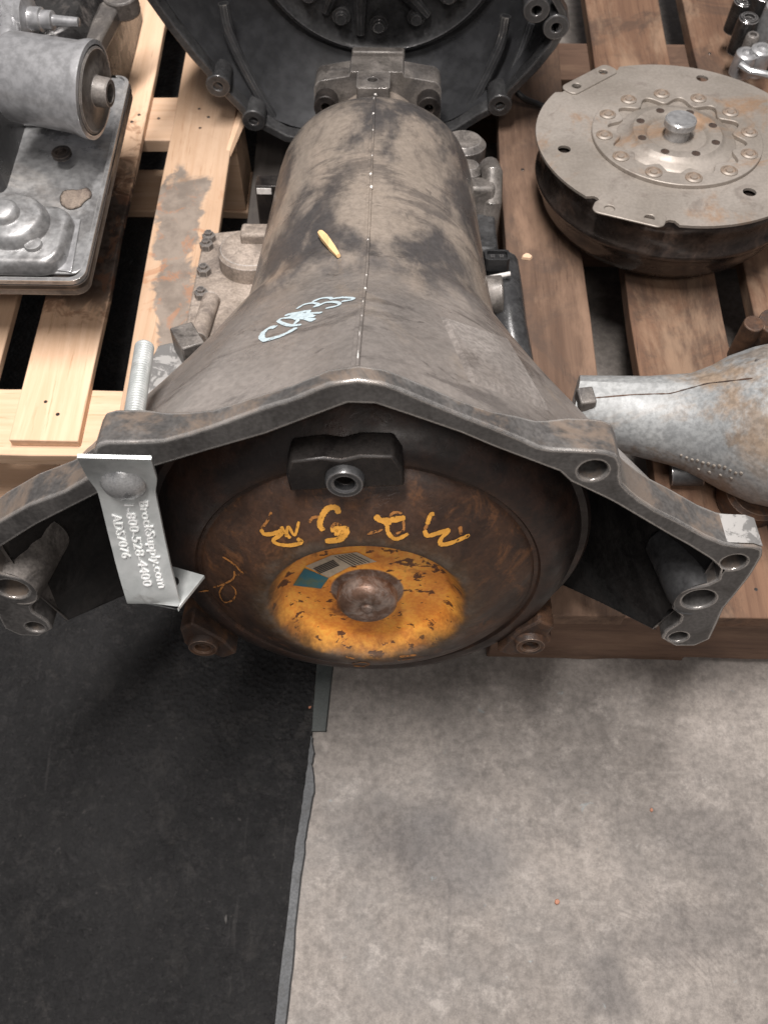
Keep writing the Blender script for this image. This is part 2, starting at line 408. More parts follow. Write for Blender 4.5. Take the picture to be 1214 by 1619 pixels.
def wood(name, c1, c2, dark, dirt, dirt_amt=.5, pale=None, stain=None, along='Y', blot=.55):
    n = NB(name); r = n.rnd()
    off = n.vmath('MULTIPLY', n.t.nodes.new('ShaderNodeCombineXYZ').outputs[0], (1, 1, 1))
    cx = n.t.nodes.new('ShaderNodeCombineXYZ'); 
    for i in range(3): n.lk(n.math('MULTIPLY', r, 13.+7*i), cx.inputs[i])
    base = n.vmath('ADD', n.co, cx.outputs[0])
    sc = (34, 1.6, 34) if along == 'Y' else (1.6, 34, 34)
    g = n.noise(2.2, 7, .62, .9, n.mapping(sc, vec=base))
    c = n.mix(n.ramp(g, .32, .68), c1, c2)
    fib = n.noise(9, 5, .7, .3, n.mapping(sc, vec=base))
    c = n.mix(n.ramp(fib, .56, .74), c, dark)
    kn = n.voro(1., n.mapping((11, 3.2, 11) if along == 'Y' else (3.2, 11, 11), vec=base))
    c = n.mix(n.math('MULTIPLY', n.ramp(n.math('ADD', kn, n.math('MULTIPLY', n.noise(60, 3, .6), .05)), .075, .125, 1., 0.), .75), c, tuple(x*.45 for x in dark))
    gr = n.ramp(n.noise(60, 6, .75, .2, n.mapping((3, .25, 3) if along == 'Y' else (.25, 3, 3), vec=base)), .56, .70)
    c = n.mix(n.math('MULTIPLY', gr, dirt_amt*.7), c, dirt)
    b = n.ramp(n.noise(9, 7, .7, .8, base), blot-.03, blot+.13)
    c = n.mix(n.math('MULTIPLY', b, dirt_amt), c, dirt)
    if pale: c = n.mix(n.math('MULTIPLY', n.ramp(n.noise(6, 7, .68, .3, n.mapping((2.2, .7, 2.2) if along == 'Y' else (.7, 2.2, 2.2), (0, 0, 0), (3, 3, 1), base)), .50, .66), .7), c, pale)
    k = n.math('ADD', .82, n.math('MULTIPLY', r, .36))
    c = n.mix(1., c, n.t.nodes.new('ShaderNodeCombineColor').outputs[0], 'MIX') if False else c
    hs = n.t.nodes.new('ShaderNodeHueSaturation'); n.lk(c, hs.inputs['Color']); n.lk(k, hs.inputs['Value']); c = hs.outputs[0]
    if stain: c = stain(n, c)
    hh = n.math('ADD', g, n.math('MULTIPLY', fib, .6))
    return n.done(c, .78, 0, n.bump(hh, .35, .0012), .25)
PINE = ((.64, .45, .315), (.55, .365, .24), (.43, .26, .155), (.46, .30, .20))
def smear_stain(n, c):
    s = n.sep(); x, y = s[0], s[1]
    nz = n.math('MULTIPLY', n.math('SUBTRACT', n.noise(20, 6, .62, .5), .5), .075)
    # grey mortar-like smear wandering along the board (board frame: x across, y along)
    cxx = n.math('SUBTRACT', n.math('MULTIPLY', n.math('SINE', n.math('MULTIPLY', y, 15.)), .007), .002)
    d = n.math('ABSOLUTE', n.math('SUBTRACT', n.math('ADD', x, nz), cxx))
    wdt = n.math('ADD', .020, n.math('MULTIPLY', n.ramp(y, .20, .36), .008))
    m = n.math('MULTIPLY', n.ramp(n.math('SUBTRACT', d, wdt), -.003, .003, 1., 0.), n.ramp(n.math('ADD', y, n.math('MULTIPLY', nz, 1.7)), .365, .385, 1., 0.))
    g = n.mix(n.ramp(n.noise(40, 6, .65), .35, .65), (.165, .138, .118), (.25, .21, .178))
    c = n.mix(n.math('MULTIPLY', m, .96), c, g)
    o = n.math('MULTIPLY', n.ramp(n.noise(30, 6, .7, .8), .54, .62), n.ramp(y, .40, .30))
    return n.mix(n.math('MULTIPLY', o, .55), c, (.36, .17, .09))
def oil_stain(n, c):
    y = n.sep()[1]
    nz = n.noise(26, 7, .68, .7)
    band = n.math('MULTIPLY', n.ramp(y, .13, .21), n.ramp(y, .34, .43, 1., 0.))
    m = n.ramp(n.math('ADD', nz, n.math('MULTIPLY', band, .27)), .60, .70)
    c = n.mix(n.math('MULTIPLY', m, band), c, n.mix(n.ramp(n.noise(50, 5, .6), .4, .6), (.055, .04, .034), (.13, .105, .088)))
    m2 = n.math('MULTIPLY', n.ramp(n.noise(34, 6, .7, .8, n.mapping((1, .8, 1), (0, 0, 0), (4, 3, 1))), .50, .60), n.math('MULTIPLY', n.ramp(y, .12, .17), n.ramp(y, .45, .52, 1., 0.)))
    return n.mix(n.math('MULTIPLY', m2, .6), c, (.25, .12, .07))
M['pine'] = wood('fresh pine', *PINE, .3)
M['pine_x'] = wood('fresh pine bearer', *PINE, .3, None, None, 'X')
M['pine_smear'] = wood('pine with grey smear', *PINE, .35, None, smear_stain)
M['pine_oil'] = wood('pine with oil stain', *PINE, .3, None, oil_stain)
OLD = ((.150, .094, .065), (.098, .060, .042), (.048, .028, .02), (.075, .052, .041))
M['old'] = wood('old pallet board', *OLD, .7, (.25, .16, .11), blot=.51)
M['old_light'] = wood('old pallet board, paler', (.20, .115, .073), (.130, .072, .047), (.06, .034, .024), (.08, .052, .039), .85, (.30, .20, .135), blot=.50)
M['old_x'] = wood('old pallet bearer', (.165, .10, .07), (.115, .07, .049), (.06, .037, .028), (.08, .05, .037), .6, (.22, .14, .095), None, 'X')
M['grey_wood'] = wood('dark grey plank', (.075, .066, .06), (.055, .048, .044), (.03, .027, .025), (.09, .08, .07), .5)

def concrete():
    n = NB('worn concrete')
    c = n.mix(n.ramp(n.noise(6, 9, .70, .1), .36, .64), (.160, .143, .130), (.245, .219, .198))
    c = n.mix(n.math('MULTIPLY', n.ramp(n.noise(34, 9, .78, .1, n.mapping((1, 1, 1), (0, 0, 0), (3, 7, 0))), .50, .66), .6), c, (.31, .281, .257))
    c = n.mix(n.math('MULTIPLY', n.ramp(n.noise(22, 9, .80, .1, n.mapping((1, 1, 1), (0, 0, 0), (9, 2, 0))), .51, .66), .6), c, (.118, .105, .097))
    scr = n.ramp(n.noise(26, 5, .6, .2, n.mapping((.25, 4.5, 1), (0, 0, .35), (4, 4, 0))), .62, .70)
    c = n.mix(n.math('MULTIPLY', scr, .10), c, (.40, .37, .34))
    scr = n.ramp(n.noise(22, 5, .6, .3, n.mapping((5, .3, 1), (0, 0, .5), (1, 4, 0))), .63, .72)
    c = n.mix(n.math('MULTIPLY', scr, .30), c, (.10, .09, .085))
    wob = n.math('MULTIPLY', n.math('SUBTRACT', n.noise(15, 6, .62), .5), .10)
    for (px, py, rr, sc, a) in ((700, 1350, .060, (.75, 1.1, 1), .62), (620, 1310, .05, (.7, 1.2, 1), .45), (960, 1560, .03, (1, .8, 1), .55), (1130, 1330, .05, (.8, 1, 1), .35), (1080, 1480, .045, (.5, 1.6, 1), .35), (750, 1230, .03, (.6, 1.2, 1), .25)):  # soft dark patches mixed into the concrete colour at fixed spots
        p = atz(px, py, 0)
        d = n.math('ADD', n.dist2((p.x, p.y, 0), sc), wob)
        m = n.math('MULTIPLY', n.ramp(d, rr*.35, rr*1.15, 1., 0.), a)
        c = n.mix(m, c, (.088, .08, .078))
    bl = n.ramp(n.noise(60, 5, .6, .6, n.mapping((1, 1, 1), (0, 0, 0), (1, 9, 0))), .68, .73)
    c = n.mix(n.math('MULTIPLY', bl, .45), c, (.21, .245, .255))
    # trowel / tyre arcs
    p = atz(900, 1750, 0)
    rad = n.dist2((p.x, p.y, 0))
    wv = n.math('SINE', n.math('MULTIPLY', n.math('ADD', rad, n.math('MULTIPLY', n.noise(20, 3, .5), .006)), 1500.))
    q = atz(1080, 1475, 0)
    msk = n.math('MULTIPLY', n.ramp(n.dist2((q.x, q.y, 0), (.8, 1.5, 1)), .02, .085, 1., 0.), n.ramp(n.noise(38, 4, .6), .42, .58))
    c = n.mix(n.math('MULTIPLY', n.math('MULTIPLY', n.ramp(wv, .1, .9), msk), .42), c, (.14, .122, .112))
    pits = n.ramp(n.noise(110, 5, .65, .2), .63, .70)
    c = n.mix(n.math('MULTIPLY', pits, .5), c, (.10, .088, .08))
    c = n.mix(.34, c, n.mix(n.ramp(n.noise(110, 9, .82), .36, .64), (.15, .15, .15), (.85, .85, .85)), 'OVERLAY')
    drops = n.ramp(n.voro(26, n.mapping((1, 1, 1), (0, 0, 0), (2.2, 5.1, 0))), .07, .12, 1., 0.)
    c = n.mix(n.math('MULTIPLY', n.math('MULTIPLY', drops, n.ramp(n.noise(9, 3, .5), .5, .6)), .5), c, (.09, .08, .076))
    return n.done(c, n.ramp(n.noise(12, 5, .6), .3, .7, .5, .75), 0, n.bump(n.noise(70, 9, .75), .14, .001), .3)
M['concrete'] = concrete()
def rubber():
    n = NB('black rubber mat')
    c = n.mix(n.ramp(n.noise(6, 6, .65, .5), .34, .68), (.0085, .0083, .0088), (.0165, .016, .0165))
    c = n.mix(n.math('MULTIPLY', n.ramp(n.noise(30, 7, .72, .6), .52, .7), .55), c, (.042, .039, .037))
    grit = n.ramp(n.noise(120, 6, .78), .5, .66)
    c = n.mix(n.math('MULTIPLY', grit, .55), c, (.034, .032, .032))
    sc_ = n.ramp(n.noise(20, 6, .65, .3, n.mapping((4, .35, 1), (0, 0, -.7), (1, 4, 0))), .62, .70)
    c = n.mix(n.math('MULTIPLY', sc_, .3), c, (.06, .056, .054))
    dust = n.ramp(n.noise(170, 3, .6), .67, .74)
    c = n.mix(n.math('MULTIPLY', dust, .30), c, (.10, .09, .085))
    lint = n.ramp(n.noise(55, 3, .55, 0, n.mapping((1, .32, 1), (0, 0, -.55), (2, 1, 0))), .74, .77)
    c = n.mix(n.math('MULTIPLY', lint, .35), c, (.2, .19, .18))
    hh = n.math('ADD', n.noise(130, 5, .75), n.math('MULTIPLY', n.voro(210), .6))
    return n.done(c, n.ramp(n.noise(40, 5, .6), .3, .7, .55, .8), 0, n.bump(hh, 1., .006), .35)
M['rubber'] = rubber()
M['tape'] = grimy('grey edging', (.075, .078, .082), (.108, .111, .115), (.06, .06, .06), 34, 0, (.8, .95), None, 0, .6, (.08, .08, .08), .3, (1, 1, 1), .55)
M['tape_dark'] = grimy('dark green grey edging', (.045, .052, .05), (.06, .067, .064), (.035, .036, .035), 40, .0, (.5, .7), None, 0, .3, (.03, .03, .03), .3, (1, 1, 1), .6)
M['splinter'] = wood('pale splinter', (.75, .52, .27), (.62, .41, .2), (.4, .27, .14), (.5, .36, .2), .2)
M['chip_orange'] = paint('orange chip', (.36, .15, .085))
M['sticker'] = paint('paper sticker', (.50, .41, .30))
M['ink'] = paint('barcode ink', (.05, .042, .038))
M['blue'] = None
def blue_mat():
    n = NB('blue green paint dab')
    c = n.mix(n.ramp(n.noise(90, 5, .6, .5), .4, .6), (.03, .145, .19), (.095, .15, .11))
    return n.done(c, .5, 0)
M['blue'] = blue_mat()
def ear_paint():
    n = NB('chipped whitish paint')
    c = n.mix(n.ramp(n.noise(55, 6, .7, .6), .47, .53), (.16, .156, .152), (.34, .33, .32))
    return n.done(c, .55, .1, n.bump(n.noise(90, 5, .6), .3, .001))
M['ear_paint'] = ear_paint()

# ================================================================ SETTING
bm = new()
vs = [bm.verts.new(p) for p in ((-6, -4, 0), (6, -4, 0), (6, 9, 0), (-6, 9, 0))]; bm.faces.new(vs)
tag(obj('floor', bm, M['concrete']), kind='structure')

# rubber mat with its torn edging
mat_t = thing('rubber_mat', 'black rubber floor mat with torn grey edging at lower left', 'floor mat', Matrix.Translation((-.5, .2, 0)))
inv = mat_t.matrix_world.inverted()
edge_px = [(520, 940), (500, 1061), (493, 1159), (480, 1268), (464, 1395), (453, 1499), (437, 1619), (425, 1700)]
E1 = []
for a, b in zip(edge_px, edge_px[1:]):
    for k in range(8):
        t = k/8; E1.append((a[0]+(b[0]-a[0])*t+random.uniform(-1.6, 1.6), a[1]+(b[1]-a[1])*t))
MATZ = .004
epts = [inv @ atz(p[0], p[1], MATZ) for p in E1]
bm = new()
outl = [(p.x, p.y) for p in epts]
outl = [(p.x, p.y) for p in [inv @ Vector((.02, 1.7, 0))]] + outl + [(p.x, p.y) for p in [inv @ Vector((-.12, -.5, 0)), inv @ Vector((-1.6, -.5, 0)), inv @ Vector((-1.6, 1.7, 0))]]
stack(bm, [(outl, 0.0005), (outl, MATZ)])
bmesh.ops.triangulate(bm, faces=[f for f in bm.faces if len(f.verts) > 4])
obj('mat_sheet', bm, M['rubber'], mat_t)
def strip(name, m, L, R, lab, z0, z1):
    bm = new(); rows = []
    for (l, r) in zip(L, R):
        a = inv @ atz(l[0], l[1], z1); b = inv @ atz(r[0], r[1], z1)
        rows.append([bm.verts.new((a.x, a.y, z0)), bm.verts.new((a.x, a.y, z1)), bm.verts.new((b.x-.0012, b.y, z1)), bm.verts.new((b.x, b.y, z0))])
    for p, q in zip(rows, rows[1:]):
        for i in range(3): bm.faces.new((p[i], p[i+1], q[i+1], q[i]))
    bm.faces.new(rows[0]); bm.faces.new(rows[-1])
    return obj(name, bm, m, mat_t, lab, sharp=50)
def dense(pts, m=6, jit=0):
    out = []
    for a, b in zip(pts, pts[1:]):
        for k in range(m): out.append((a[0]+(b[0]-a[0])*k/m+random.uniform(-jit, jit), a[1]+(b[1]-a[1])*k/m))
    return out+[pts[-1]]
Lp = dense([(492, 1163), (488, 1190), (486, 1212), (481, 1245), (476, 1290), (467, 1340), (454, 1450), (434, 1619), (422, 1700)], 6, .8)
Rp = dense([(495, 1166), (497, 1190), (494, 1212), (499, 1245), (491, 1290), (484, 1330), (471, 1440), (454, 1619), (443, 1700)], 6, 1.2)
strip('edging_strip', M['tape'], Lp, Rp, 'pale grey edging strip, ragged at its upper end', .0008, .0062)
strip('edging_strip', M['tape_dark'], [(503, 1000), (500, 1061), (493, 1156)], [(534, 1000), (526, 1061), (516, 1156)], 'short dark grey green piece of edging', .0008, .0050)

# ---------------------------------------------------------------- pallets
def board(name, x0, x1, y0, y1, z0, z1, m, par, holes=(), seg=10, wob=.0012, lab=None):
    """one board in its own frame: origin at its near end, centre of width"""
    bm = new(); long_y = (y1-y0) > (x1-x0)
    n = seg; rows = []
    w = x1-x0; h = z1-z0; L = y1-y0
    for i in range(n+1):
        t = i/n
        if long_y:
            j = [random.uniform(-wob, wob) for _ in range(2)]
            rows.append([bm.verts.new(p) for p in ((-w/2+j[0], t*L, 0), (w/2+j[1], t*L, 0), (w/2+j[1], t*L, h+random.uniform(-.0005, .0005)), (-w/2+j[0], t*L, h+random.uniform(-.0005, .0005)))])
        else:
            j = [random.uniform(-wob, wob) for _ in range(2)]
            rows.append([bm.verts.new(p) for p in ((-w/2+t*w, j[0], 0), (-w/2+t*w, j[0], h), (-w/2+t*w, L+j[1], h), (-w/2+t*w, L+j[1], 0))])
    for a, b in zip(rows, rows[1:]):
        for k in range(4): bm.faces.new((a[k], a[(k+1) % 4], b[(k+1) % 4], b[k]))
    bm.faces.new(rows[0]); bm.faces.new(rows[-1])
    o = obj(name, bm, m, par, lab, bevel=.0012)
    o.location = par.matrix_world.inverted() @ Vector(((x0+x1)/2, y0, z0))
    return o
nail_me = None
def nails(par, spots, m):
    global nail_me
    for (x, y, z) in spots:
        if nail_me is None:
            bm = new(); lathe(bm, [(.0022, -.004), (.0022, .0004), (.0016, .0009), (0, .0009)], n=10)
            o = obj('nail', bm, m, par); nail_me = o
        else: o = dup(nail_me, par)
        o.location = par.matrix_world.inverted() @ Vector((x, y, z))

pl = thing('pallet', 'pale new pine pallet under the upturned gearbox at left', 'pallet', Matrix.Translation((-.38, .85, 0)), 'pallets on the workshop floor')
for x0, x1, m in ((-.56, -.49, 'pine'), (-.475, -.407, 'pine'), (-.377, -.309, 'pine_oil'), (-.2745, -.2, 'pine_smear')):
    board('deck_board', x0, x1, .4885, 1.42, .131, .141, M[m], pl)
for y0 in (.478, .935, 1.34):
    board('bearer', -.60, -.197, y0, y0+.08, .1125, .1305, M['pine_x'], pl, wob=.0006)
    for xb in (-.60, -.272):
        board('block', xb, xb+.073, y0+.004, y0+.078, .0165, .112, M['pine_x'], pl, wob=.0006)
    board('bottom_board', -.60, -.197, y0, y0+.08, .0045, .016, M['pine_x'], pl)
nails(pl, [(-.343, .978, .1405), (-.318, .968, .1405), (-.325, .955, .1405), (-.297, .975, .130), (-.245, .98, .1405), (-.232, .965, .1405), (-.35, .535, .1405), (-.335, .52, .1405), (-.24, .945, .1405)], M['black_steel'])

pr = thing('pallet', 'old brown pallet under the loose torque converter at right', 'pallet', Matrix.Translation((.34, .75, 0)), 'pallets on the workshop floor')
for x0, x1, m in ((.124, .2085, 'old'), (.2525, .352, 'old_light'), (.386, .475, 'old_light'), (.51, .60, 'old')):
    board('deck_board', x0, x1, .312, 1.45, .119, .14, M[m], pr, wob=.0016)
for y0 in (.319, .845, 1.075):
    board('bearer', .10, .62, y0, y0+.075, .016, .1185, M['old_x'], pr, wob=.0008)
board('bottom_board', .10, .30, .322, .39, .0005, .0155, M['old_x'], pr)
board('bottom_board', .34, .62, .325, .39, .0005, .0155, M['old_x'], pr)
nails(pr, [(.27, .355, .1395), (.33, .34, .1395), (.15, .88, .1395), (.185, .87, .1395), (.27, .885, .1395), (.42, .87, .1395), (.405, 1.1, .1395), (.44, 1.09, .1395)], M['black_steel'])

bm = new()
tube(bm, [(-.203, .90, .137), (-.194, .955, .139), (-.186, 1.0, .141), (-.180, 1.035, .147)], [.004, .007, .006, .0008], 6)
bmesh.ops.transform(bm, matrix=pl.matrix_world.inverted(), verts=bm.verts)
obj('split_edge', bm, M['pine'], pl, 'split sliver standing off the board edge')
gp = thing('timber_slab', 'dark grey timber slab on the floor between the two pallets', 'timber slab', Matrix.Translation((-.04, .95, 0)))
board('slab_board', -.188, -.05, .60, 1.5, .0005, .055, M['grey_wood'], gp)
board('slab_board', -.046, .092, .60, 1.5, .0005, .055, M['grey_wood'], gp)

# ================================================================ MAIN GEARBOX (frame T)
gb = thing('gearbox', 'dusty brown automatic gearbox with open bell housing facing front, white marker writing', 'gearbox', MT)
outer_R = [(.243, -.0665), (.258, -.066), (.267, -.056), (.2665, -.035), (.2655, -.0133), (.269, .006), (.2722, .0279), (.273, .0502), (.271, .0575), (.2646, .0606), (.252, .0612), (.2437, .0632), (.229, .071), (.204, .0885), (.1906, .0969), (.178, .107), (.1695, .1155), (.164, .122), (.1618, .1290), (.1600, .1391), (.1565, .1462), (.1500, .1494), (.1424, .1506), (.128, .151), (.1153, .1516), (.1083, .1535), (.0955, .1612), (.0803, .1693), (.0607, .179), (.0262, .1979), (.0164, .2023), (.0029, .2045)]
outer_L = [(-.0138, .2013), (-.0354, .1891), (-.0498, .1834), (-.083, .1666), (-.098, .160), (-.113, .1545), (-.130, .153), (-.147, .1525), (-.1535, .1500), (-.157, .1443), (-.1585, .136), (-.1609, .1280), (-.167, .1202), (-.1845, .1070), (-.204, .0935), (-.2322, .0735)] + [(-x, z) for x, z in outer_R[11::-1]]
inner_R = [(.2300, -.0560), (.2310, -.045), (.238, -.033), (.2375, -.025), (.229, -.016), (.2255, -.006), (.2265, .004), (.233, .011), (.246, .016), (.2515, .0225), (.2497, .0348), (.2388, .0462), (.22, .061), (.2045, .0720), (.1649, .1020), (.1573, .1073), (.1457, .1145), (.1318, .123), (.1238, .1321), (.0819, .1529), (.0617, .1642), (.0324, .1775), (.0122, .1865)]
inner_L = [(-.0031, .1868), (-.0522, .1610), (-.085, .1475), (-.1237, .1310), (-.145, .118), (-.1594, .108), (-.2045, .0730)] + [(-x, z) for x, z in inner_R[12::-1]]
LO = lambda x: x if x > -.2 else x-.007
outer_L = [(LO(x), z) for x, z in outer_L]; inner_L = [(LO(x), z) for x, z in inner_L]
holes = []
for sx in (1, -1):
    holes += [circ(LO(sx*.2562), .0425, .0085), circ(LO(sx*.2444), -.0024, .0115), circ(LO(sx*.2425), -.0535, .0068)]
inner = inner_R+inner_L
outline = outer_R+outer_L+inner[::-1]
holes += [circ(.144, .1335, .0088), circ(-.1446, .130, .0062)]
bm = new()
plate(bm, outline, holes, lambda a, b: (a, 0, b), lambda a, b: (a, .0125+.0155*min(1, max(0, (abs(a)-.075)/.05)) if b > .12 else .028, b))
obj('bell_flange', bm, M['flange'], gb, 'worn machined front flange of the bell housing', bevel=.0014, sharp=28)
def poly_R(poly):
    """radius of an open outline as a function of the angle in degrees (sorted by angle)"""
    pts = sorted([(math.degrees(math.atan2(z, x)) if not (x < 0 and z < 0) else math.degrees(math.atan2(z, x))+360, x, z) for x, z in poly])
    def f(a):
        if a <= pts[0][0]: return math.hypot(pts[0][1], pts[0][2])
        if a >= pts[-1][0]: return math.hypot(pts[-1][1], pts[-1][2])
        for p, q in zip(pts, pts[1:]):
            if p[0] <= a <= q[0]:
                # intersect the ray with the segment
                d = Vector((math.cos(math.radians(a)), math.sin(math.radians(a))))
                u = Vector((p[1], p[2])); v = Vector((q[1], q[2]))-u
                den = d.x*v.y-d.y*v.x
                if abs(den) < 1e-9: return u.length
                return (u.x*v.y-u.y*v.x)/den
    return f
base_half = [(.234, -.063), (.254, -.01), (.2585, .042), (.240, .0615), (.204, .0855), (.165, .1105), (.140, .130), (.1083, .1530), (.0803, .1688), (.0607, .1783), (.0262, .1972), (.016, .2020), (0, .2045)]
bellR = poly_R(base_half + [(-x, z) for x, z in base_half[:7]] + [(-.113, .1520), (-.098, .1575), (-.083, .1640), (-.0498, .1808), (-.0354, .1865), (-.0138, .1990)])
innR = poly_R([(x*1.0, z) for x, z in [(.230, -.056), (.228, -.01), (.247, .02), (.2388, .0462), (.2045, .072), (.1649, .102), (.1318, .124), (.0819, .1529), (.0324, .177), (0, .1868)]] + [(-x, z) for x, z in [(.230, -.056), (.228, -.01), (.247, .02), (.2388, .0462), (.2045, .072), (.1649, .102), (.1318, .124), (.0819, .1529), (.0324, .177)]])
def lerpt(tab, y):
    if y <= tab[0][0]: return tab[0][1]
    for a, b in zip(tab, tab[1:]):
        if y <= b[0]: return a[1]+(b[1]-a[1])*(y-a[0])/(b[0]-a[0])
    return tab[-1][1]
RC = [(0, .118), (.22, .118), (.27, .1155), (.32, .112), (.37, .110), (.45, .1065), (.49, .105), (.515, .1025), (.535, .0985), (.552, .0925), (.568, .084), (.582, .074), (.592, .064), (.598, .056), (.604, .053), (.655, .052)]
RS = [(0, .118), (.22, .118), (.27, .1155), (.32, .112), (.37, .110), (.45, .1070), (.49, .106), (.515, .105), (.535, .1035), (.552, .101), (.568, .096), (.582, .088), (.592, .077), (.598, .064), (.604, .054), (.655, .052)]
ANG = [(.008, -14), (.06, -25), (.1, -36), (.14, -58), (.17, -89.9), (1, -89.9)]
def caseR(a, y):
    s = max(0., math.sin(math.radians(a)))
    left = a > 90
    ye = (.285 if left else .270)-(.06 if left else .045)*s**2
    rc = lerpt(RC, y)*s**2+lerpt(RS, y)*(1-s**2)
    if y < ye:
        t = y/ye; g = 1-t**((1.10 if left else .97)+(.08 if left else .2)*s**2)
        r1 = lerpt(RC, ye)
        R = r1+(bellR(a)-r1)*g
    else: R = rc
    # casting swell behind the neck on the left, round shoulder
    dl = ((a-112)/30)**2+((y-.236)/.020)**2
    R += .0045*math.exp(-dl)
    dr = ((a-66)/24)**2+((y-.232)/.022)**2
    R += .002*math.exp(-dr)
    return R
ys = [.0085]+[.012+.0085*i for i in range(73)]; ys = [y for y in ys if y < .51]+[.515, .525, .535, .544, .552, .560, .568, .575, .582, .587, .592, .595, .598, .604, .63, .655]
NA = 150
bm = new(); g = []
for y in ys:
    a0 = lerpt(ANG, y); row = []
    for k in range(NA+1):
        a = a0+(180-2*a0)*k/NA
        R = caseR(a, y)-(.007 if y < .010 else 0); t = math.radians(a)
        row.append(bm.verts.new((R*math.cos(t), y, R*math.sin(t))))
    g.append(row)
HC = [(sx*x-(.007 if sx < 0 and x > .2 else 0), z, r) for sx in (1, -1) for x, z, r in ((.2562, .0425, .0085), (.2444, -.0024, .0115), (.2425, -.0535, .0068))]+[(.144, .1335, .0088)]
for p, q in zip(g, g[1:]):
    for k in range(NA):
        c_ = (p[k].co+q[k+1].co)/2
        if c_.y < .04 and any((c_.x-x)**2+(c_.z-z)**2 < (r*1.5)**2 for x, z, r in HC): continue
        bm.faces.new((p[k], q[k], q[k+1], p[k+1]))
bm.faces.new(g[-1][:NA])
bm.normal_update()
bvh_case = BVHTree.FromBMesh(bm)
obj('bell_housing', bm, M['bell'], gb, 'brown dusty bell housing and barrel of the case', recalc=False, sharp=40)
cast_case = caster(bvh_case, MTI)
# inside of the bell
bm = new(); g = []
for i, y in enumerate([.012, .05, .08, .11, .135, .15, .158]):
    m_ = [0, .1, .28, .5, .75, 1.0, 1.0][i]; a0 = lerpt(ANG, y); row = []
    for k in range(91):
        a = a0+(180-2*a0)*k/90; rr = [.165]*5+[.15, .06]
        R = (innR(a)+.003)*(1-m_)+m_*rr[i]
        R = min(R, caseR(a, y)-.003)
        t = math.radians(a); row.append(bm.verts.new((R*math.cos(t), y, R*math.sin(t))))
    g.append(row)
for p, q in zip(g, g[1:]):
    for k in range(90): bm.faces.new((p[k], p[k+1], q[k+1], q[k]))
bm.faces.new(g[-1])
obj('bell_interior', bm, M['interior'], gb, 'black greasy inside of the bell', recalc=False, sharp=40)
# closing skin between the wall's inner and outer lower edges
bm = new()
for s_ in (0, 1):
    rows = []
    for y in (.010, .012, .05, .08, .11, .135, .15, .158):
        a0 = lerpt(ANG, y); a = a0 if s_ == 0 else 180-a0; t = math.radians(a)
        R0 = caseR(a, y)
        m_ = lerpt([(.027, 0), (.05, .1), (.08, .28), (.11, .5), (.135, .75), (.15, 1)], y)
        R1 = min((innR(a)+.003)*(1-m_)+m_*.165, R0-.004)
        rows.append([bm.verts.new((R*math.cos(t), y, R*math.sin(t))) for R in (R1, R0)])
    for p, q in zip(rows, rows[1:]): bm.faces.new((p[0], p[1], q[1], q[0]))
obj('bell_lower_edge', bm, M['dark_alu'], gb)
# tubes behind the ear holes, bolt bosses behind the flange ears
for sx in (1, -1):
    bm = new()
    n_ = 28
    lathe(bm, [(.0185, .0005), (.020, .012), (.020, .055), (.012, .066)], (LO(sx*.2444), 0, -.0024), (sx*-.16, 1, -.05), n_, cap=False)
    obj('dowel_tube', bm, M['dark_alu'] if sx > 0 else M['boss'], gb)
    bm = new(); cyl(bm, (LO(sx*.2425), .0275, -.0535), (sx*.226, .085, -.060), .0145, .010)
    obj('bolt_boss', bm, M['dark_alu'] if sx > 0 else M['boss'], gb)
for x, z, r in HC:
    bm = new(); lathe(bm, [(r+.0002, .003), (r+.0002, .034), (0, .034)], (x, 0, z), (0, 1, 0), 24, cap=False)
    obj('bolt_hole', bm, M['bore'], gb, recalc=False)
bm = new(); box(bm, .252, .279, .0285, .055, -.064, -.022)
obj('ear_block', bm, M['boss'], gb, bevel=.004)
# chipped pale paint on top of the right ear
bm = new()
pts = [(.2460, .0622), (.2640, .0615), (.2712, .0582)]
rows = [[bm.verts.new((x, y, z+.0004)) for x, z in pts] for y in (.002, .010, .019, .0265)]
for p, q in zip(rows, rows[1:]):
    for k in range(2): bm.faces.new((p[k], p[k+1], q[k+1], q[k]))
obj('paint_patch', bm, M['ear_paint'], gb, 'chipped whitish paint on top of the right ear')
# parting rib along the top
bm = new(); rows = []
RIB = [(-.0042, -.0004), (-.0036, .0008), (-.0012, .0010), (-.0007, .0027), (.0009, .0028), (.0016, -.0006)]
for i in range(64):
    y = .012+i*(.590-.012)/63
    R = caseR(90, y)
    k = 1+.25*math.sin(i*1.7)*(.5 if y > .2 else .2)
    rows.append([bm.verts.new((x+.003*(1-y/.65)-.001, y, R+(h*k if h > 0 else h-.002))) for x, h in RIB])
for p, q in zip(rows, rows[1:]):
    for k in range(5): bm.faces.new((p[k], p[k+1], q[k+1], q[k]))
bm.faces.new(rows[0])
obj('parting_rib', bm, M['bell'], gb, 'raised casting rib along the top', sharp=25)
bm = new()
for y, L, w in ((.016, .014, .0005), (.052, .009, .0003), (.088, .0025, .0004), (.118, .002, .0005), (.150, .003, .0010), (.188, .0016, .0008), (.258, .0022, .0009), (.345, .005, .0013), (.368, .0035, .0012), (.402, .002, .0008), (.452, .0022, .0008), (.486, .003, .0011), (.528, .002, .0008), (.552, .0035, .0014), (.574, .003, .0011)):
    R = caseR(90, y+L/2)+.0031
    xo = .0000+.003*(1-y/.65)-.001+random.uniform(-.0006, .0006)
    lathe(bm, [(w, -.0015), (w*.9, -.0002), (w*.5, .0003), (0, .0004)], fr=Matrix.Translation((xo, y+L/2, R)) @ Matrix.Diagonal((1, max(1, L/w/2), 1, 1)), n=8)
obj('rib_nicks', bm, M['glint'], gb, 'bare metal nicks on the rib', kind='stuff')
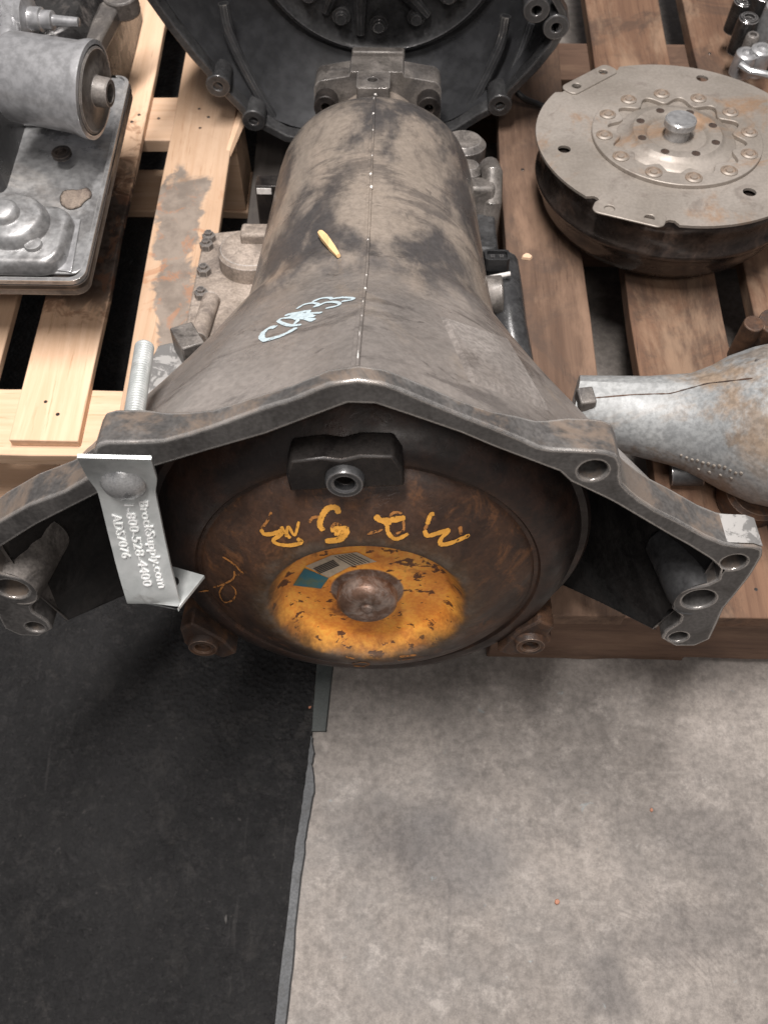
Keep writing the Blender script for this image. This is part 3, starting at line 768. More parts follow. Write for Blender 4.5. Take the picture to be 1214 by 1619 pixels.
# raised panel on the right shoulder
bm = new(); patch(bm, [(694, 498), (801, 533), (872, 652), (742, 606)], cast_case, 14, 14, .0026, True)
obj('raised_panel', bm, M['panel'], gb, 'flat raised panel on the right shoulder of the bell', sharp=15)
# white writing
f7 = lambda L: [(390+x/5.781, 440+y/5.781) for x, y in L]
wl = [(f7([(270, 450), (220, 455), (165, 490), (140, 535), (160, 565), (205, 562), (300, 535), (380, 500), (460, 455)]), 1.55),
      f7([(500, 430), (400, 435), (330, 415), (292, 390), (340, 368), (420, 365), (470, 385), (430, 430)]),
      (f7([(352, 342), (450, 322), (570, 302), (545, 330)]), 1.2), (f7([(400, 345), (500, 345), (625, 352)]), 1.3), (f7([(440, 365), (540, 370), (630, 382)]), 1.1),
      f7([(480, 330), (580, 325), (690, 318)]), f7([(420, 335), (500, 365), (605, 395)]), (f7([(430, 330), (540, 340), (600, 345)]), 1.3),
      f7([(458, 285), (520, 247), (600, 230), (655, 243), (612, 270)]), f7([(600, 220), (680, 188), (755, 182), (788, 196)]),
      f7([(640, 262), (720, 227), (800, 220), (852, 235), (820, 258), (725, 278)]), f7([(785, 190), (880, 180), (972, 186), (955, 202), (870, 214)])]
bm = new(); strokes(bm, wl, cast_case, .0030, .0006, .2)
obj('marker_writing', bm, M['white_paint'], gb, 'white marker writing on the left of the bell', recalc=False, kind='stuff')
# tail flange with its lugs
bm = new()
oc = []
def arc(cx, cz, r, a0, a1, n=7): return [(cx+r*math.cos(math.radians(a0+(a1-a0)*k/n)), cz+r*math.sin(math.radians(a0+(a1-a0)*k/n))) for k in range(n+1)]
oc = arc(.060, .050, .012, 0, 90)+[(.03, .067), (.028, .072), (-.030, .072), (-.032, .067)]+arc(-.060, .050, .012, 90, 180)+arc(-.060, -.06, .012, 180, 270)+arc(.060, -.06, .012, 270, 360)
plate(bm, oc, [circ(0, 0, .040, 32)], lambda a, b: (a, .652, b), lambda a, b: (a, .690, b))
obj('tail_flange', bm, M['boss'], gb, bevel=.002)
for sx in (1, -1):
    bm = new(); plate(bm, circ(sx*.058, .040, .0135), [circ(sx*.058, .040, .005)], lambda a, b: (a, .632, b), lambda a, b: (a, .6535, b))
    lathe(bm, [(.005, 0), (.005, .014), (0, .014)], (sx*.058, .6325, .040), (0, 1, 0), 16, cap=False)
    obj('tail_lug', bm, M['black_steel'], gb, bevel=.001)
bm = new()
plate(bm, rrect(-.022, .014, .606, .645, .003), [circ(-.005, .626, .0058, 16)], lambda a, b: (a, b, .050), lambda a, b: (a, b, .0755))
lathe(bm, [(.0055, .0), (.0055, .010), (0, .010)], (-.005, .626, .075), (0, 0, -1), 16, cap=False)
obj('drilled_boss', bm, M['boss'], gb, bevel=.0012)
bm = new(); box(bm, -.030, .030, .6895, .702, .060, .0775)
obj('tail_lip', bm, M['boss'], gb, bevel=.002)
bm = new(); lathe(bm, [(.033, .69), (.033, .72), (.030, .722), (.030, .765), (.026, .770), (0, .770)], (0, 0, 0), (0, 1, 0), 40)
sh = obj('output_shaft', bm, M['dark_alu'], gb)
bm = new(); box(bm, -.010, -.003, .700, .769, .0275, .0335)
obj('shaft_key', bm, M['glint'], sh, bevel=.001)
# left side: servo cover plate with dome and bolts, lug, bracket
zc = -.045
q = [t_at(*p, 'z', zc) for p in ((322, 368), (410, 358), (400, 560), (286, 545))]
xm = min(p.x for p in q); 
cp = [(q[0].x, q[0].y), (q[1].x+.01, q[1].y), (q[2].x+.02, q[2].y-.0), (q[3].x, q[3].y)]
bm = new(); stack(bm, [(cp, zc-.06), (cp, zc)])
sc_ = obj('servo_cover', bm, M['dusty'], gb, 'dusty cover plate on the left side', bevel=.003)
dc = t_at(398, 392, 'z', zc+.02)
bm = new(); lathe(bm, [(.036, 0), (.036, .018), (.033, .022), (.020, .023), (0, .023)], (dc.x, dc.y, zc-.0005), (0, 0, 1), 36)
obj('cover_dome', bm, M['dusty'], sc_)
bm = new(); box(bm, dc.x-.012, dc.x+.05, dc.y+.004, dc.y+.026, zc+.02, zc+.034)
obj('cover_block', bm, M['dusty'], sc_, bevel=.003)
bm = new()
b0 = None
for (px, py) in ((326, 385), (322, 425), (318, 462), (330, 372)):
    p = t_at(px, py, 'z', zc+.006)
    if b0 is None:
        lathe(bm, [(.0075, 0), (.0075, .007), (.0045, .0075), (.0045, .011), (0, .011)], n=6)
        b0 = obj('cover_bolt', bm, M['boss'], sc_, loc=(p.x, p.y, zc))
    else: dup(b0, sc_, (p.x, p.y, zc))
p = t_at(318, 500, 'z', zc+.005)
bm = new(); cyl(bm, (p.x+.002, p.y-.035, zc+.004), (p.x+.006, p.y+.03, zc+.004), .009)
obj('cover_pipe', bm, M['dusty'], sc_)
p = t_at(297, 532, 'z', -.005)
bm = new(); box(bm, -.011, .011, -.014, .02, -.035, .0, Matrix.Translation(p) @ Matrix.Rotation(.5, 4, 'Z'))
obj('side_lug', bm, M['boss'], gb, bevel=.0015)
p = t_at(258, 590, 'z', -.03)
bm = new(); stack(bm, [([(p.x-.022, p.y-.03), (p.x+.03, p.y-.02), (p.x+.035, p.y+.03), (p.x+.0, p.y+.045), (p.x-.012, p.y+.04)], -.07), ([(p.x-.022, p.y-.03), (p.x+.03, p.y-.02), (p.x+.035, p.y+.03), (p.x+.0, p.y+.045), (p.x-.012, p.y+.04)], -.03)])
obj('shift_bracket', bm, M['ear_paint'], gb, 'pale chipped bracket on the left side', bevel=.002)
p = t_at(424, 284, 'z', .012)
bm = new(); box(bm, p.x-.013, p.x+.03, p.y-.012, p.y+.010, -.045, .012)
obj('cooler_fitting', bm, M['black_steel'], gb, 'black square fitting on the left side', bevel=.001)
bm = new(); box(bm, p.x-.0115, p.x+.004, p.y-.0132, p.y-.0122, .003, .0095)
obj('fitting_glint', bm, M['glint'], gb)  # pale slab painted as a bright reflection on the black fitting
# right side: mounting pads, vent, connector
p = t_at(765, 287, 'z', .012)
bm = new(); box(bm, p.x-.04, p.x+.012, p.y-.012, p.y+.012, -.05, .012)
obj('mount_pad', bm, M['boss'], gb, bevel=.004)
p = t_at(775, 275, 'z', .012)
bm = new(); tube(bm, [(p.x, p.y+.018, p.z-.002), (p.x+.002, p.y, p.z+.001), (p.x+.002, p.y-.02, p.z-.02), (p.x+.001, p.y-.022, p.z-.07)], .0115, 14)
obj('vent_elbow', bm, M['boss'], gb)
p = t_at(740, 235, 'z', .0)
bm = new(); lathe(bm, [(.026, -.04), (.026, .006), (.02, .012), (0, .013)], (p.x-.006, p.y, 0), (0, 0, 1), 28)
obj('accumulator_cap', bm, M['boss'], gb)
p = t_at(740, 262, 'z', .012)
bm = new(); lathe(bm, [(.018, -.04), (.017, .004), (.011, .010), (0, .011)], (p.x, p.y, .004), (0, 0, 1), 24)
obj('accumulator_cap', bm, M['boss'], gb)
p = t_at(786, 402, 'z', -.004)
cn = new(); plate(cn, rrect(p.x-.0125, p.x+.0125, p.y-.009, p.y+.009, .004), [rrect(p.x-.0102, p.x+.0102, p.y-.0066, p.y+.0066, .003)], lambda a, b: (a, b, -.004), lambda a, b: (a, b, -.018))
plate(cn, rrect(p.x-.0104, p.x+.0104, p.y-.0068, p.y+.0068, .003), [], lambda a, b: (a, b, -.008), lambda a, b: (a, b, -.03))
co = obj('connector', cn, M['black'], gb, 'black two pin plug on the right side', bevel=.0008)
for sx in (-1, 1):
    bm = new(); box(bm, p.x+sx*.0045-.002, p.x+sx*.0045+.002, p.y-.002, p.y+.0022, -.009, -.0055)
    obj('pin_socket', bm, M['dark_alu'], co)
bm = new(); tube(bm, [(p.x-.008, p.y-.02, -.018), (p.x+.013, p.y-.018, -.014)], .0024, 8)
obj('retaining_clip', bm, M['glint'], co)
p2 = t_at(778, 445, 'z', -.01)
bm = new(); cyl(bm, (p2.x-.03, p2.y, -.03), (p2.x+.012, p2.y, -.026), .020)
obj('solenoid_body', bm, M['boss'], gb, bevel=.002)
p3 = t_at(797, 480, 'z', -.04)
bm = new(); tube(bm, [(p3.x, p3.y+.06, -.035), (p3.x+.002, p3.y+.02, -.04), (p3.x+.004, p3.y-.03, -.05), (p3.x+.012, p3.y-.07, -.075)], .0185, 16)
obj('filler_tube', bm, M['dark_alu'], gb)
p4 = t_at(765, 350, 'z', -.02)
bm = new(); box(bm, p4.x-.03, p4.x+.013, p4.y-.05, p4.y+.05, -.08, -.02)
obj('valve_block', bm, M['dark_alu'], gb, bevel=.004)
# sump under the barrel, resting on the slab
bm = new(); stack(bm, [(rrect(-.105, .105, .30, .58, .02), -.155), (rrect(-.115, .115, .29, .59, .02), -.07)])
bmesh.ops.transform(bm, matrix=Matrix.Translation((0, 0, .012)), verts=bm.verts)
obj('sump', bm, M['dark_alu'], gb, bevel=.004)
# old wound splinter
h1 = cast_case(509, 373); h2 = cast_case(536, 408); h3 = cast_case(541, 414)

# ================================================================ TORQUE CONVERTER inside the bell
CX, CZ = .0055, -.0062
MC = MT @ Matrix.Translation((CX, 0, CZ))
tq = thing('torque_converter', 'rusty torque converter with orange painted centre inside the bell', 'torque converter', MC)
prof = [(.0, .0108), (.0035, .0108), (.0048, .0094), (.0062, .0094), (.0080, .0106), (.0166, .0100), (.0182, .0092), (.0212, .0060), (.0217, .0048), (.0219, -.0035), (.0262, -.0062), (.045, -.0068), (.0575, -.0066), (.0605, -.0055), (.0700, .0062), (.0718, .0080), (.0745, .0086), (.078, .0080), (.084, .0062), (.098, -.0010), (.112, -.0090), (.1175, -.0135), (.1200, -.0158), (.1215, -.0190), (.1245, -.0192), (.1262, -.0172), (.131, -.0170), (.139, -.0205), (.147, -.0300), (.153, -.038), (.157, -.046), (.1590, -.0505), (.1640, -.0515), (.1665, -.0545), (.1665, -.0605), (.164, -.0635), (.158, -.066), (.150, -.078), (.14, -.090), (.11, -.104), (.05, -.112), (.03, -.114)]
bm = new(); lathe(bm, [(r, h) for r, h in prof], (0, 0, 0), (0, -1, 0), 128)
bmesh.ops.recalc_face_normals(bm, faces=bm.faces); bm.normal_update()
bvh_tq = BVHTree.FromBMesh(bm)
obj('converter_shell', bm, M['converter'], tq, sharp=38)
cast_tq = caster(bvh_tq, MC.inverted())
MCI = MC.inverted()
def c_at(px, py, y):
    o = MCI @ CAM; d = MCI.to_3x3() @ ray(px, py); s = (y-o.y)/d.y; return o+d*s
# the three drive lugs
lug_specs = [((545, 762), 'black_steel', 'black drive lug at the top of the converter'), ((321, 1022), 'lug_rust', None), ((838, 1019), 'lug_rust', None)]
for (px, py), mk, lab in lug_specs:
    p = c_at(px, py, -.002 if mk == 'black_steel' else .012); a = math.atan2(p.z, p.x); R = math.hypot(p.x, p.z)
    Ml = Matrix.Translation((p.x, 0, p.z)) @ Matrix.Rotation(-(a-PI/2), 4, 'Y')
    big = mk == 'black_steel'
    fy = 0 if big else .014
    w = .036 if big else .027
    bm = new()
    sh_ = [(-w, -.010), (w, -.010), (w, .006), (w*.88, .017), (w*.3, .019), (0, .016), (-w*.3, .019), (-w*.88, .017), (-w, .006)] if big else [(-w, -.012), (-.2*w, -.016), (w, -.012), (w*.95, .002), (w*.62, .008), (.3*w, .014), (-w*.35, .015), (-w*.6, .006), (-w, .003)]
    plate(bm, sh_, [circ(0, 0, .0062, 20)], lambda x, z: (x, .001+fy, z), lambda x, z: (x, (.022 if big else .044), z))
    bmesh.ops.transform(bm, matrix=Ml, verts=bm.verts)
    lg = obj('drive_lug', bm, M[mk], tq, lab, bevel=.0016)
    bm = new(); n_ = 28
    lathe(bm, [(.0066, .012), (.0066, -.0035), (.0078, -.0045), (.0112, -.0045), (.0122, -.003), (.0125, .002)], (0, fy, 0), (0, 1, 0), n_, cap=False)
    bmesh.ops.transform(bm, matrix=Ml, verts=bm.verts)
    bo = obj('threaded_boss', bm, M['dark_alu'] if big else M['lug_rust'], lg)
    bm = new(); lathe(bm, [(.0067, -.001), (.0067, .014), (0, .014)], (0, fy, 0), (0, 1, 0), n_, cap=False)
    bmesh.ops.transform(bm, matrix=Ml, verts=bm.verts)
    obj('threaded_hole', bm, M['interior'], lg, recalc=False)
# hand written marks in yellow paint
g1 = lambda L: [(390+x/3.281, 780+y/3.281) for x, y in L]
g2 = lambda L: [(260+x/1.734, 640+y/1.734) for x, y in L]
yl = [(g1([(75, 185), (95, 210), (150, 205), (192, 188)]), 1.25), (g1([(192, 192), (175, 215), (140, 242), (165, 262), (230, 268), (285, 252), (262, 232)]), 1.1), g1([(180, 170), (200, 200), (228, 232)]), (g1([(205, 225), (218, 172), (250, 216), (272, 145)]), .8),
      (g1([(478, 104), (465, 74), (425, 75), (395, 110), (380, 160), (398, 192)]), 1.5), (g1([(435, 185), (475, 185), (515, 185), (505, 222), (470, 240), (408, 246)]), 1.7), (g1([(455, 200), (485, 205), (495, 215)]), 2.),
      (g1([(665, 115), (700, 140), (760, 135), (822, 125)]), 1.6), (g1([(715, 165), (745, 142)]), 1.6), (g1([(728, 160), (735, 205), (775, 235), (838, 208)]), 1.1),
      (g1([(972, 105), (952, 112), (935, 160)]), 1.2), (g1([(920, 190), (938, 218), (990, 205), (1045, 190), (1008, 232), (1006, 262), (1060, 255), (1155, 215)]), 1.2)]
bm = new(); strokes(bm, yl, cast_tq, .0025, .0005, .16, 7)
obj('marker_writing', bm, M['yellow_paint'], tq, 'yellow paint marker writing above the centre', recalc=False, kind='stuff')
ol = [(g1([(130, 95), (110, 140), (78, 182)]), .8), (g1([(325, 150), (345, 125), (385, 120)]), .9), (g1([(440, 178), (460, 155), (490, 165)]), .9), (g1([(625, 210), (705, 186)]), .8), (g1([(738, 128), (760, 100), (805, 100)]), .8), (g1([(812, 138), (812, 188), (775, 208)]), .7), (g1([(935, 160), (922, 188)]), .9), (g1([(1105, 170), (1110, 212)]), 1.1),
      (g2([(160, 415), (190, 435), (217, 462)]), .9), (g2([(217, 462), (195, 466)]), .6), (g2([(193, 455), (190, 475), (165, 490), (135, 500)]), .6), (g2([(165, 490), (152, 515), (165, 540), (190, 532), (196, 508), (178, 490)]), .6), (g2([(95, 512), (122, 508)]), .7),
      (g2([(645, 690), (690, 685)]), .9), (g2([(640, 700), (687, 695)]), .9), (g2([(515, 710), (540, 705), (560, 709), (545, 717), (518, 714)]), .9), (g2([(497, 690), (522, 696)]), .6)]
bm = new(); strokes(bm, ol, cast_tq, .0023, .0005, .2, 7)
obj('faded_writing', bm, M['orange_thin'], tq, 'faded orange scribbles', recalc=False, kind='stuff')
# sticker and paint dab in the dished centre
bm = new(); patch(bm, [g1([p])[0] for p in ((305, 375), (440, 318), (535, 378), (425, 435))], cast_tq, 8, 8, .0005)
st = obj('sticker', bm, M['sticker'], tq, 'paper sticker with bar code', recalc=False)
bm = new(); patch(bm, [g1([p])[0] for p in ((440, 318), (572, 302), (675, 352), (535, 378))], cast_tq, 8, 8, .0005)
obj('sticker', bm, M['sticker'], tq, 'torn second half of the sticker', recalc=False)
bm = new()
for k in range(5):
    t = k/5
    a = ((345+t*35, 385+t*30), (450+t*35, 340+t*30))
    patch(bm, [g1([p])[0] for p in (a[0], a[1], (a[1][0]+4.5, a[1][1]+4.2), (a[0][0]+4.5, a[0][1]+4.2))], cast_tq, 8, 1, .0009)
for k in range(6):
    x0 = 455+k*17
    patch(bm, [g1([p])[0] for p in ((x0, 322-k*3), (x0+7, 321-k*3), (x0+100, 372-k*4), (x0+93, 373-k*4))], cast_tq, 8, 1, .0009)
obj('bar_code', bm, M['ink'], st, recalc=False)
bm = new(); patch(bm, [g1([p])[0] for p in ((300, 385), (425, 437), (385, 492), (240, 475))], cast_tq, 8, 8, .0005)
obj('paint_dab', bm, M['blue'], tq, 'blue green dab of paint', recalc=False)

# ================================================================ STRAP AND BOLT
st = thing('retaining_strap', 'bright zinc strap stamped BrockSupply.com hooked over the left boss', 'strap', MT @ Matrix.Translation((-.1446, 0, .13)))
SO = Vector((-.1446, 0, .13))
path_px = [((181, 722), -.014), ((187, 738), -.009), ((193, 753), -.0055), ((200, 775), -.0045), ((206, 800), -.007), ((216, 845), -.013), ((229, 900), -.022), ((240, 940), -.029), ((245, 956), -.0305)]
cl = [t_at(p[0], p[1], 'y', y)-SO for p, y in path_px]
cl = spline(cl, 5)
end = t_at(270, 926, 'y', -.010)-SO; tip = t_at(302, 893, 'y', .012)-SO
corner = cl[-1]
cl += [corner.lerp(Vector((corner.x+.002, corner.y+.006, corner.z-.001)), .5)]+[corner+(Vector((.014, .031, -.003)))*t for t in (.2, .4, .6, .8, 1.)]
WD = [.0405]*11+[.0365]*100
def strap_at(s, v, lift=0.):
    """point on the strap: s = distance along it, v = across (-.5..+.5)"""
    acc = 0
    for i in range(len(cl)-1):
        L = (cl[i+1]-cl[i]).length
        if acc+L >= s or i == len(cl)-2:
            t = (s-acc)/L; p = cl[i].lerp(cl[i+1], t); tg = (cl[i+1]-cl[i]).normalized(); break
        acc += L
    side = Vector((1, .0, .12)); side = (side-tg*side.dot(tg)).normalized()
    nn = side.cross(tg).normalized()
    if nn.y > 0 and abs(nn.y) > .2: nn = -nn
    return p, side, nn, tg
tot = sum((b-a).length for a, b in zip(cl, cl[1:]))
bm = new(); rows = []; TH = .0026
NS = 60
prevn = None
for i in range(NS+1):
    s = tot*i/NS; p, side, nn, tg = strap_at(s, 0)
    if prevn is not None and nn.dot(prevn) < 0: nn = -nn
    prevn = nn
    w = .0210 if s < .030 else (.0210-(s-.030)/.012*.0028 if s < .042 else .0182)
    rows.append([bm.verts.new(p+side*(-w)+nn*TH*.5), bm.verts.new(p+side*w+nn*TH*.5), bm.verts.new(p+side*w-nn*TH*.5), bm.verts.new(p-side*w-nn*TH*.5)])
for p, q in zip(rows, rows[1:]):
    for k in range(4): bm.faces.new((p[k], p[(k+1) % 4], q[(k+1) % 4], q[k]))
bm.faces.new(rows[0]); bm.faces.new(rows[-1])
sb = obj('strap_body', bm, M['zinc'], st, bevel=.0007)
# hole in the short return leg (dark round slug set in the plate, as the hole shows the dark bell)
p, side, nn, tg = strap_at(tot-.014, 0)
bm = new(); lathe(bm, [(.0054, -.0016), (.0054, .0016)], p, nn, 20)
obj('return_hole', bm, M['interior'], st)
# raised lettering on the strap
def text_mesh(txt, size):
    cu = bpy.data.curves.new('lettering', 'FONT'); cu.body = txt; cu.size = size; cu.extrude = .0; cu.resolution_u = 3
    cu.offset = -.00006
    o = bpy.data.objects.new('lettering', cu); col.objects.link(o)
    dg = bpy.context.evaluated_depsgraph_get(); me = bpy.data.meshes.new_from_object(o.evaluated_get(dg))
    bpy.data.objects.remove(o); bpy.data.curves.remove(cu)
    bm = new(); bm.from_mesh(me); bpy.data.meshes.remove(me)
    return bm
def strap_text(txt, s0, s1, v0, hgt, par):
    bm = text_mesh(txt, 1.0)
    xs = [v.co.x for v in bm.verts]; x0, x1 = min(xs), max(xs)
    for f in list(bm.faces):
        pass
    bmesh.ops.triangulate(bm, faces=bm.faces)
    bmesh.ops.subdivide_edges(bm, edges=[e for e in bm.edges if e.calc_length() > .25], cuts=1)
    fr = bm.faces[:]
    ret = bmesh.ops.extrude_face_region(bm, geom=fr)
    top = {v for v in ret['geom'] if isinstance(v, bmesh.types.BMVert)}
    for v in bm.verts:
        s = s0+(v.co.x-x0)/(x1-x0)*(s1-s0); c = v0+v.co.y*hgt
        p, side, nn, tg = strap_at(s, 0)
        if nn.y > 0: nn = -nn
        v.co = p+side*c+nn*(TH*.5+(.0009 if v in top else -.0004))
    return obj('lettering', bm, M['zinc_glint'], par, txt and 'raised stamped lettering', sharp=40)
strap_text('BrockSupply.com', .0500, .1185, .0068, .0088, sb)
strap_text('1-800-528-4400', .0525, .1165, -.0030, .0088, sb)
strap_text('ADS7076', .0605, .0940, -.0125, .0086, sb)
# bolt
bt = thing('carriage_bolt', 'zinc carriage bolt through the strap, thread sticking up behind the flange', 'bolt', MT @ Matrix.Translation((-.1446, 0, .13)))
p, side, nn, tg = strap_at(.0345, 0)
if nn.y > 0: nn = -nn
bm = new(); lathe(bm, [(.0138, -.0004), (.0140, .0016), (.0133, .0022), (.0118, .0042), (.0095, .0060), (.005, .0071), (0, .0074)], p+nn*TH*.5, nn, 40)
obj('bolt_head', bm, M['bolt_head'], bt, sharp=60)
bm = new(); pr_ = [(.0066, 0), (.0066, .03)]
h = .03
while h < .132: pr_ += [(.0069, h), (.0068, h+.0006), (.0052, h+.0013), (.0053, h+.0016)]; h += .0025
pr_ += [(.0052, h), (0, h+.0006)]
e_ = t_at(229, 545, 'y', .128)-SO
d_ = (e_-p)
lathe(bm, pr_, p, d_, 20, cap=False)
obj('bolt_thread', bm, M['zinc'], bt, sharp=60)

# splinter lying on the barrel, wood chip on the board
sp = new(); a = h1[0]+h1[1]*.003; b = h2[0]+h2[1]*.0022
tube(sp, [a, a.lerp(b, .3)+h1[1]*.001, a.lerp(b, .7), b], [.0028, .0036, .0030, .0018], 7)
o = obj('wood_splinter', sp, M['splinter'], None); o.matrix_world = MT
tag(o, 'pale yellow wood splinter lying on top of the dusty barrel', 'wood splinter')
def chip(px, py, z, r, m, label, cat, name, group=None):
    p = atz(px, py, z); bm = new()
    n = 7; lo = [(r*random.uniform(.6, 1.25)*math.cos(2*PI*k/n), r*random.uniform(.5, 1.2)*math.sin(2*PI*k/n)) for k in range(n)]
    stack(bm, [(lo, 0), ([(x*.8, y*.8) for x, y in lo], r*.5)])
    o = obj(name, bm, m, None, loc=p); tag(o, label, cat, group)
chip(833, 407, .1405, .006, M['pine'], 'small pale wood chip on the brown board by the black plug', 'wood chip', 'wood_chip')
chip(1030, 1281, .0005, .0020, M['chip_orange'], 'tiny orange crumb on the concrete, the upper one at right', 'crumb', 'orange_crumb', 'orange crumbs on the floor')
chip(880, 1426, .0005, .0026, M['chip_orange'], 'tiny orange crumb on the concrete below the dark patch', 'crumb', 'orange_crumb', 'orange crumbs on the floor')
chip(490, 1119, .0045, .0018, M['chip_orange'], 'tiny orange crumb on the edge of the black mat', 'crumb', 'orange_crumb', 'orange crumbs on the floor')

# ================================================================ LOOSE TORQUE CONVERTER WITH FLEXPLATE (right)
DC = Vector((.2975, .8225, .23)); RD = .1485
MD = Matrix.Translation(DC) @ Matrix.Rotation(math.radians(-7), 4, 'X')
fx = thing('torque_converter', 'loose black torque converter with pale steel flexplate lying on the old pallet', 'torque converter', MD)
MDI = MD.inverted()
def d_at(px, py, z=.003):
    o = MDI @ CAM; d = MDI.to_3x3() @ ray(px, py); s = (z-o.z)/d.z; v = o+d*s; return v.x, v.y
hl = []
big = [(892, 235), (1185, 303), (1110, 123)]
small = [(953, 115), (911, 137), (963, 331), (1026, 346)]
for q in big: hl.append(circ(*d_at(*q), .0068, 20))
for q in small: hl.append(circ(*d_at(*q), .0052, 16))
# rim with tab notches
rim = []
tabs = [(d_at(932, 126), 16.), (d_at(994, 339), 16.)]
tabs = [(math.degrees(math.atan2(p[1], p[0])) % 360, hw) for p, hw in tabs]
tabs.append(((tabs[0][0]+240) % 360 if False else (360-20.), 15.))
for k in range(180):
    a = k*2.; r = RD
    for ta, hw in tabs:
        d = abs((a-ta+180) % 360-180)
        if d < hw: r = RD-.002
        if hw-2 < d < hw+2: r = RD-.006
    rim.append((r*math.cos(math.radians(a)), r*math.sin(math.radians(a))))
bm = new(); plate(bm, rim, hl, lambda a, b: (a, b, 0), lambda a, b: (a, b, .003))
fp = obj('flexplate', bm, M['flexplate'], fx, 'pale rust flecked steel flexplate', bevel=.0006)
for q in ((small[0], small[1]), (small[2], small[3])):
    A = Vector(d_at(*q[0])); B = Vector(d_at(*q[1])); t = (B-A).normalized(); nn = Vector((-t.y, t.x)); C = (A+B)/2; L = (B-A).length/2
    def tp(u, v): w = C+t*u+nn*v; return (w.x, w.y)
    ou = [tp(u, v) for u, v in rrect(-L-.016, L+.016, -.011, .011, .008)]
    bm = new(); plate(bm, ou, [[tp(-L+.0052*math.cos(2*PI*k/16), .0052*math.sin(2*PI*k/16)) for k in range(16)], [tp(L+.0052*math.cos(2*PI*k/16), .0052*math.sin(2*PI*k/16)) for k in range(16)]], lambda a, b: (a, b, .0028), lambda a, b: (a, b, .0048))
    obj('bolt_tab', bm, M['flexplate'], fp, bevel=.0008)
bm = new(); n_ = 144
ring_o = [(.0895*math.cos(2*PI*k/n_), .0895*math.sin(2*PI*k/n_)) for k in range(n_)]
ring_i = []
for k in range(n_):
    a = 2*PI*k/n_; r = .0665-.0065*math.cos(12*a-.6)
    ring_i.append((r*math.cos(a), r*math.sin(a)))
plate(bm, ring_o, [ring_i], lambda a, b: (a, b, .0027), lambda a, b: (a, b, .0075))
rg = obj('scalloped_ring', bm, M['flexplate'], fx, bevel=.0012)
bolt = None
for k in range(12):
    a = 2*PI*k/12+.05; loc = (.0775*math.cos(a), .0775*math.sin(a), .0074)
    if bolt is None:
        bm = new(); lathe(bm, [(.0088, 0), (.0088, .0012), (.0072, .0024), (.0066, .0024), (.0058, .0010), (.0040, .0008), (.0036, .0022), (0, .0026)], n=20)
        bolt = obj('rivet', bm, M['flexplate'], fx, loc=loc)
    else: dup(bolt, fx, loc)
bm = new(); lathe(bm, [(.063, .0028), (.060, .0050), (.052, .0058), (.0485, .0085), (.0465, .0105), (.036, .0105), (.0335, .009), (.031, .0066), (.026, .0060), (.017, .006), (.0135, .0055)], n=64)
hb = obj('centre_dish', bm, M['flexplate'], fx)
bm = new(); 
hole0 = None
for k in range(8):
    a = 2*PI*k/8+.3
    if hole0 is None:
        bm = new(); lathe(bm, [(.0046, -.002), (.0046, .0005), (0, .0005)], n=16)
        hole0 = obj('dish_hole', bm, M['drum'], hb, loc=(.0413*math.cos(a), .0413*math.sin(a), .0104))
    else: dup(hole0, hb, (.0413*math.cos(a), .0413*math.sin(a), .0104))
bm = new(); lathe(bm, [(.0135, .004), (.0115, .0165), (.0155, .0170), (.0165, .0185), (.0165, .0245), (.0150, .0260), (0, .0260)], n=32)
obj('pilot_hub', bm, M['grey_alu'], fx, sharp=22)
bm = new(); lathe(bm, [(.060, -.003), (.1345, -.004), (.1385, -.009), (.1395, -.018), (.1395, -.036), (.1425, -.039), (.1435, -.042), (.1425, -.046), (.138, -.049), (.136, -.058), (.132, -.070), (.124, -.081), (.11, -.087), (.05, -.089), (.0, -.089)], n=96)
obj('converter_drum', bm, M['drum'], fx, 'blackened oily drum of the loose converter', sharp=50)

# ================================================================ REAR GEARBOX with empty black bell, top centre
RY = .945
MR = Matrix.Translation((-.035, RY, .315))
rb = thing('gearbox', 'black gearbox with empty bell housing facing front, behind the brown one', 'gearbox', MR)
def rv(px, py, y=RY): 
    p = hit_plane(px, py, (0, y, 0), (0, 1, 0)); return (p.x+.035, p.z-.315)
low = [rv(*p) for p in ((232, 0), (262, 42), (300, 90), (325, 118), (334, 138), (352, 150), (380, 178), (392, 198), (412, 204), (450, 224), (520, 236), (600, 240), (670, 232), (725, 212), (760, 190), (782, 178), (803, 172), (812, 150), (850, 112), (880, 75), (897, 45), (896, 20), (885, 0))]
up_ = [(.225, .05), (.235, .10), (.20, .165), (.12, .215), (.02, .235), (-.09, .225), (-.18, .18), (-.235, .11), (-.245, .04)]
out = low+up_
def inset(poly, k):
    c = Vector((-.01, .0)); return [tuple(c+(Vector(p)-c)*(1-k/max(.05, (Vector(p)-c).length))) for p in poly]
inn = inset(out, .010)
hr = []
for q in ((345, 135), (401, 190), (790, 166), (879, 42), (848, 15)):
    c = rv(*q)
    hr.append(c)
bm = new()
plate(bm, out, [inn], lambda a, b: (a, 0, b), lambda a, b: (a, .018, b))
obj('bell_flange', bm, M['dark_alu'], rb, bevel=.0015)
lugm = None
for c in hr:
    bm = new(); plate(bm, circ(c[0], c[1], .0145), [circ(c[0], c[1], .0052, 18)], lambda a, b: (a, -.0015, b), lambda a, b: (a, .03, b))
    lathe(bm, [(.0052, 0), (.0052, .018), (0, .018)], (c[0], -.001, c[1]), (0, 1, 0), 18, cap=False)
    obj('bolt_lug', bm, M['dark_alu'], rb, bevel=.0012)
bm = new(); rows = []
cpump = rv(597, 0, RY+.10); 
pc = Vector((.012, .012))
N2 = len(out)
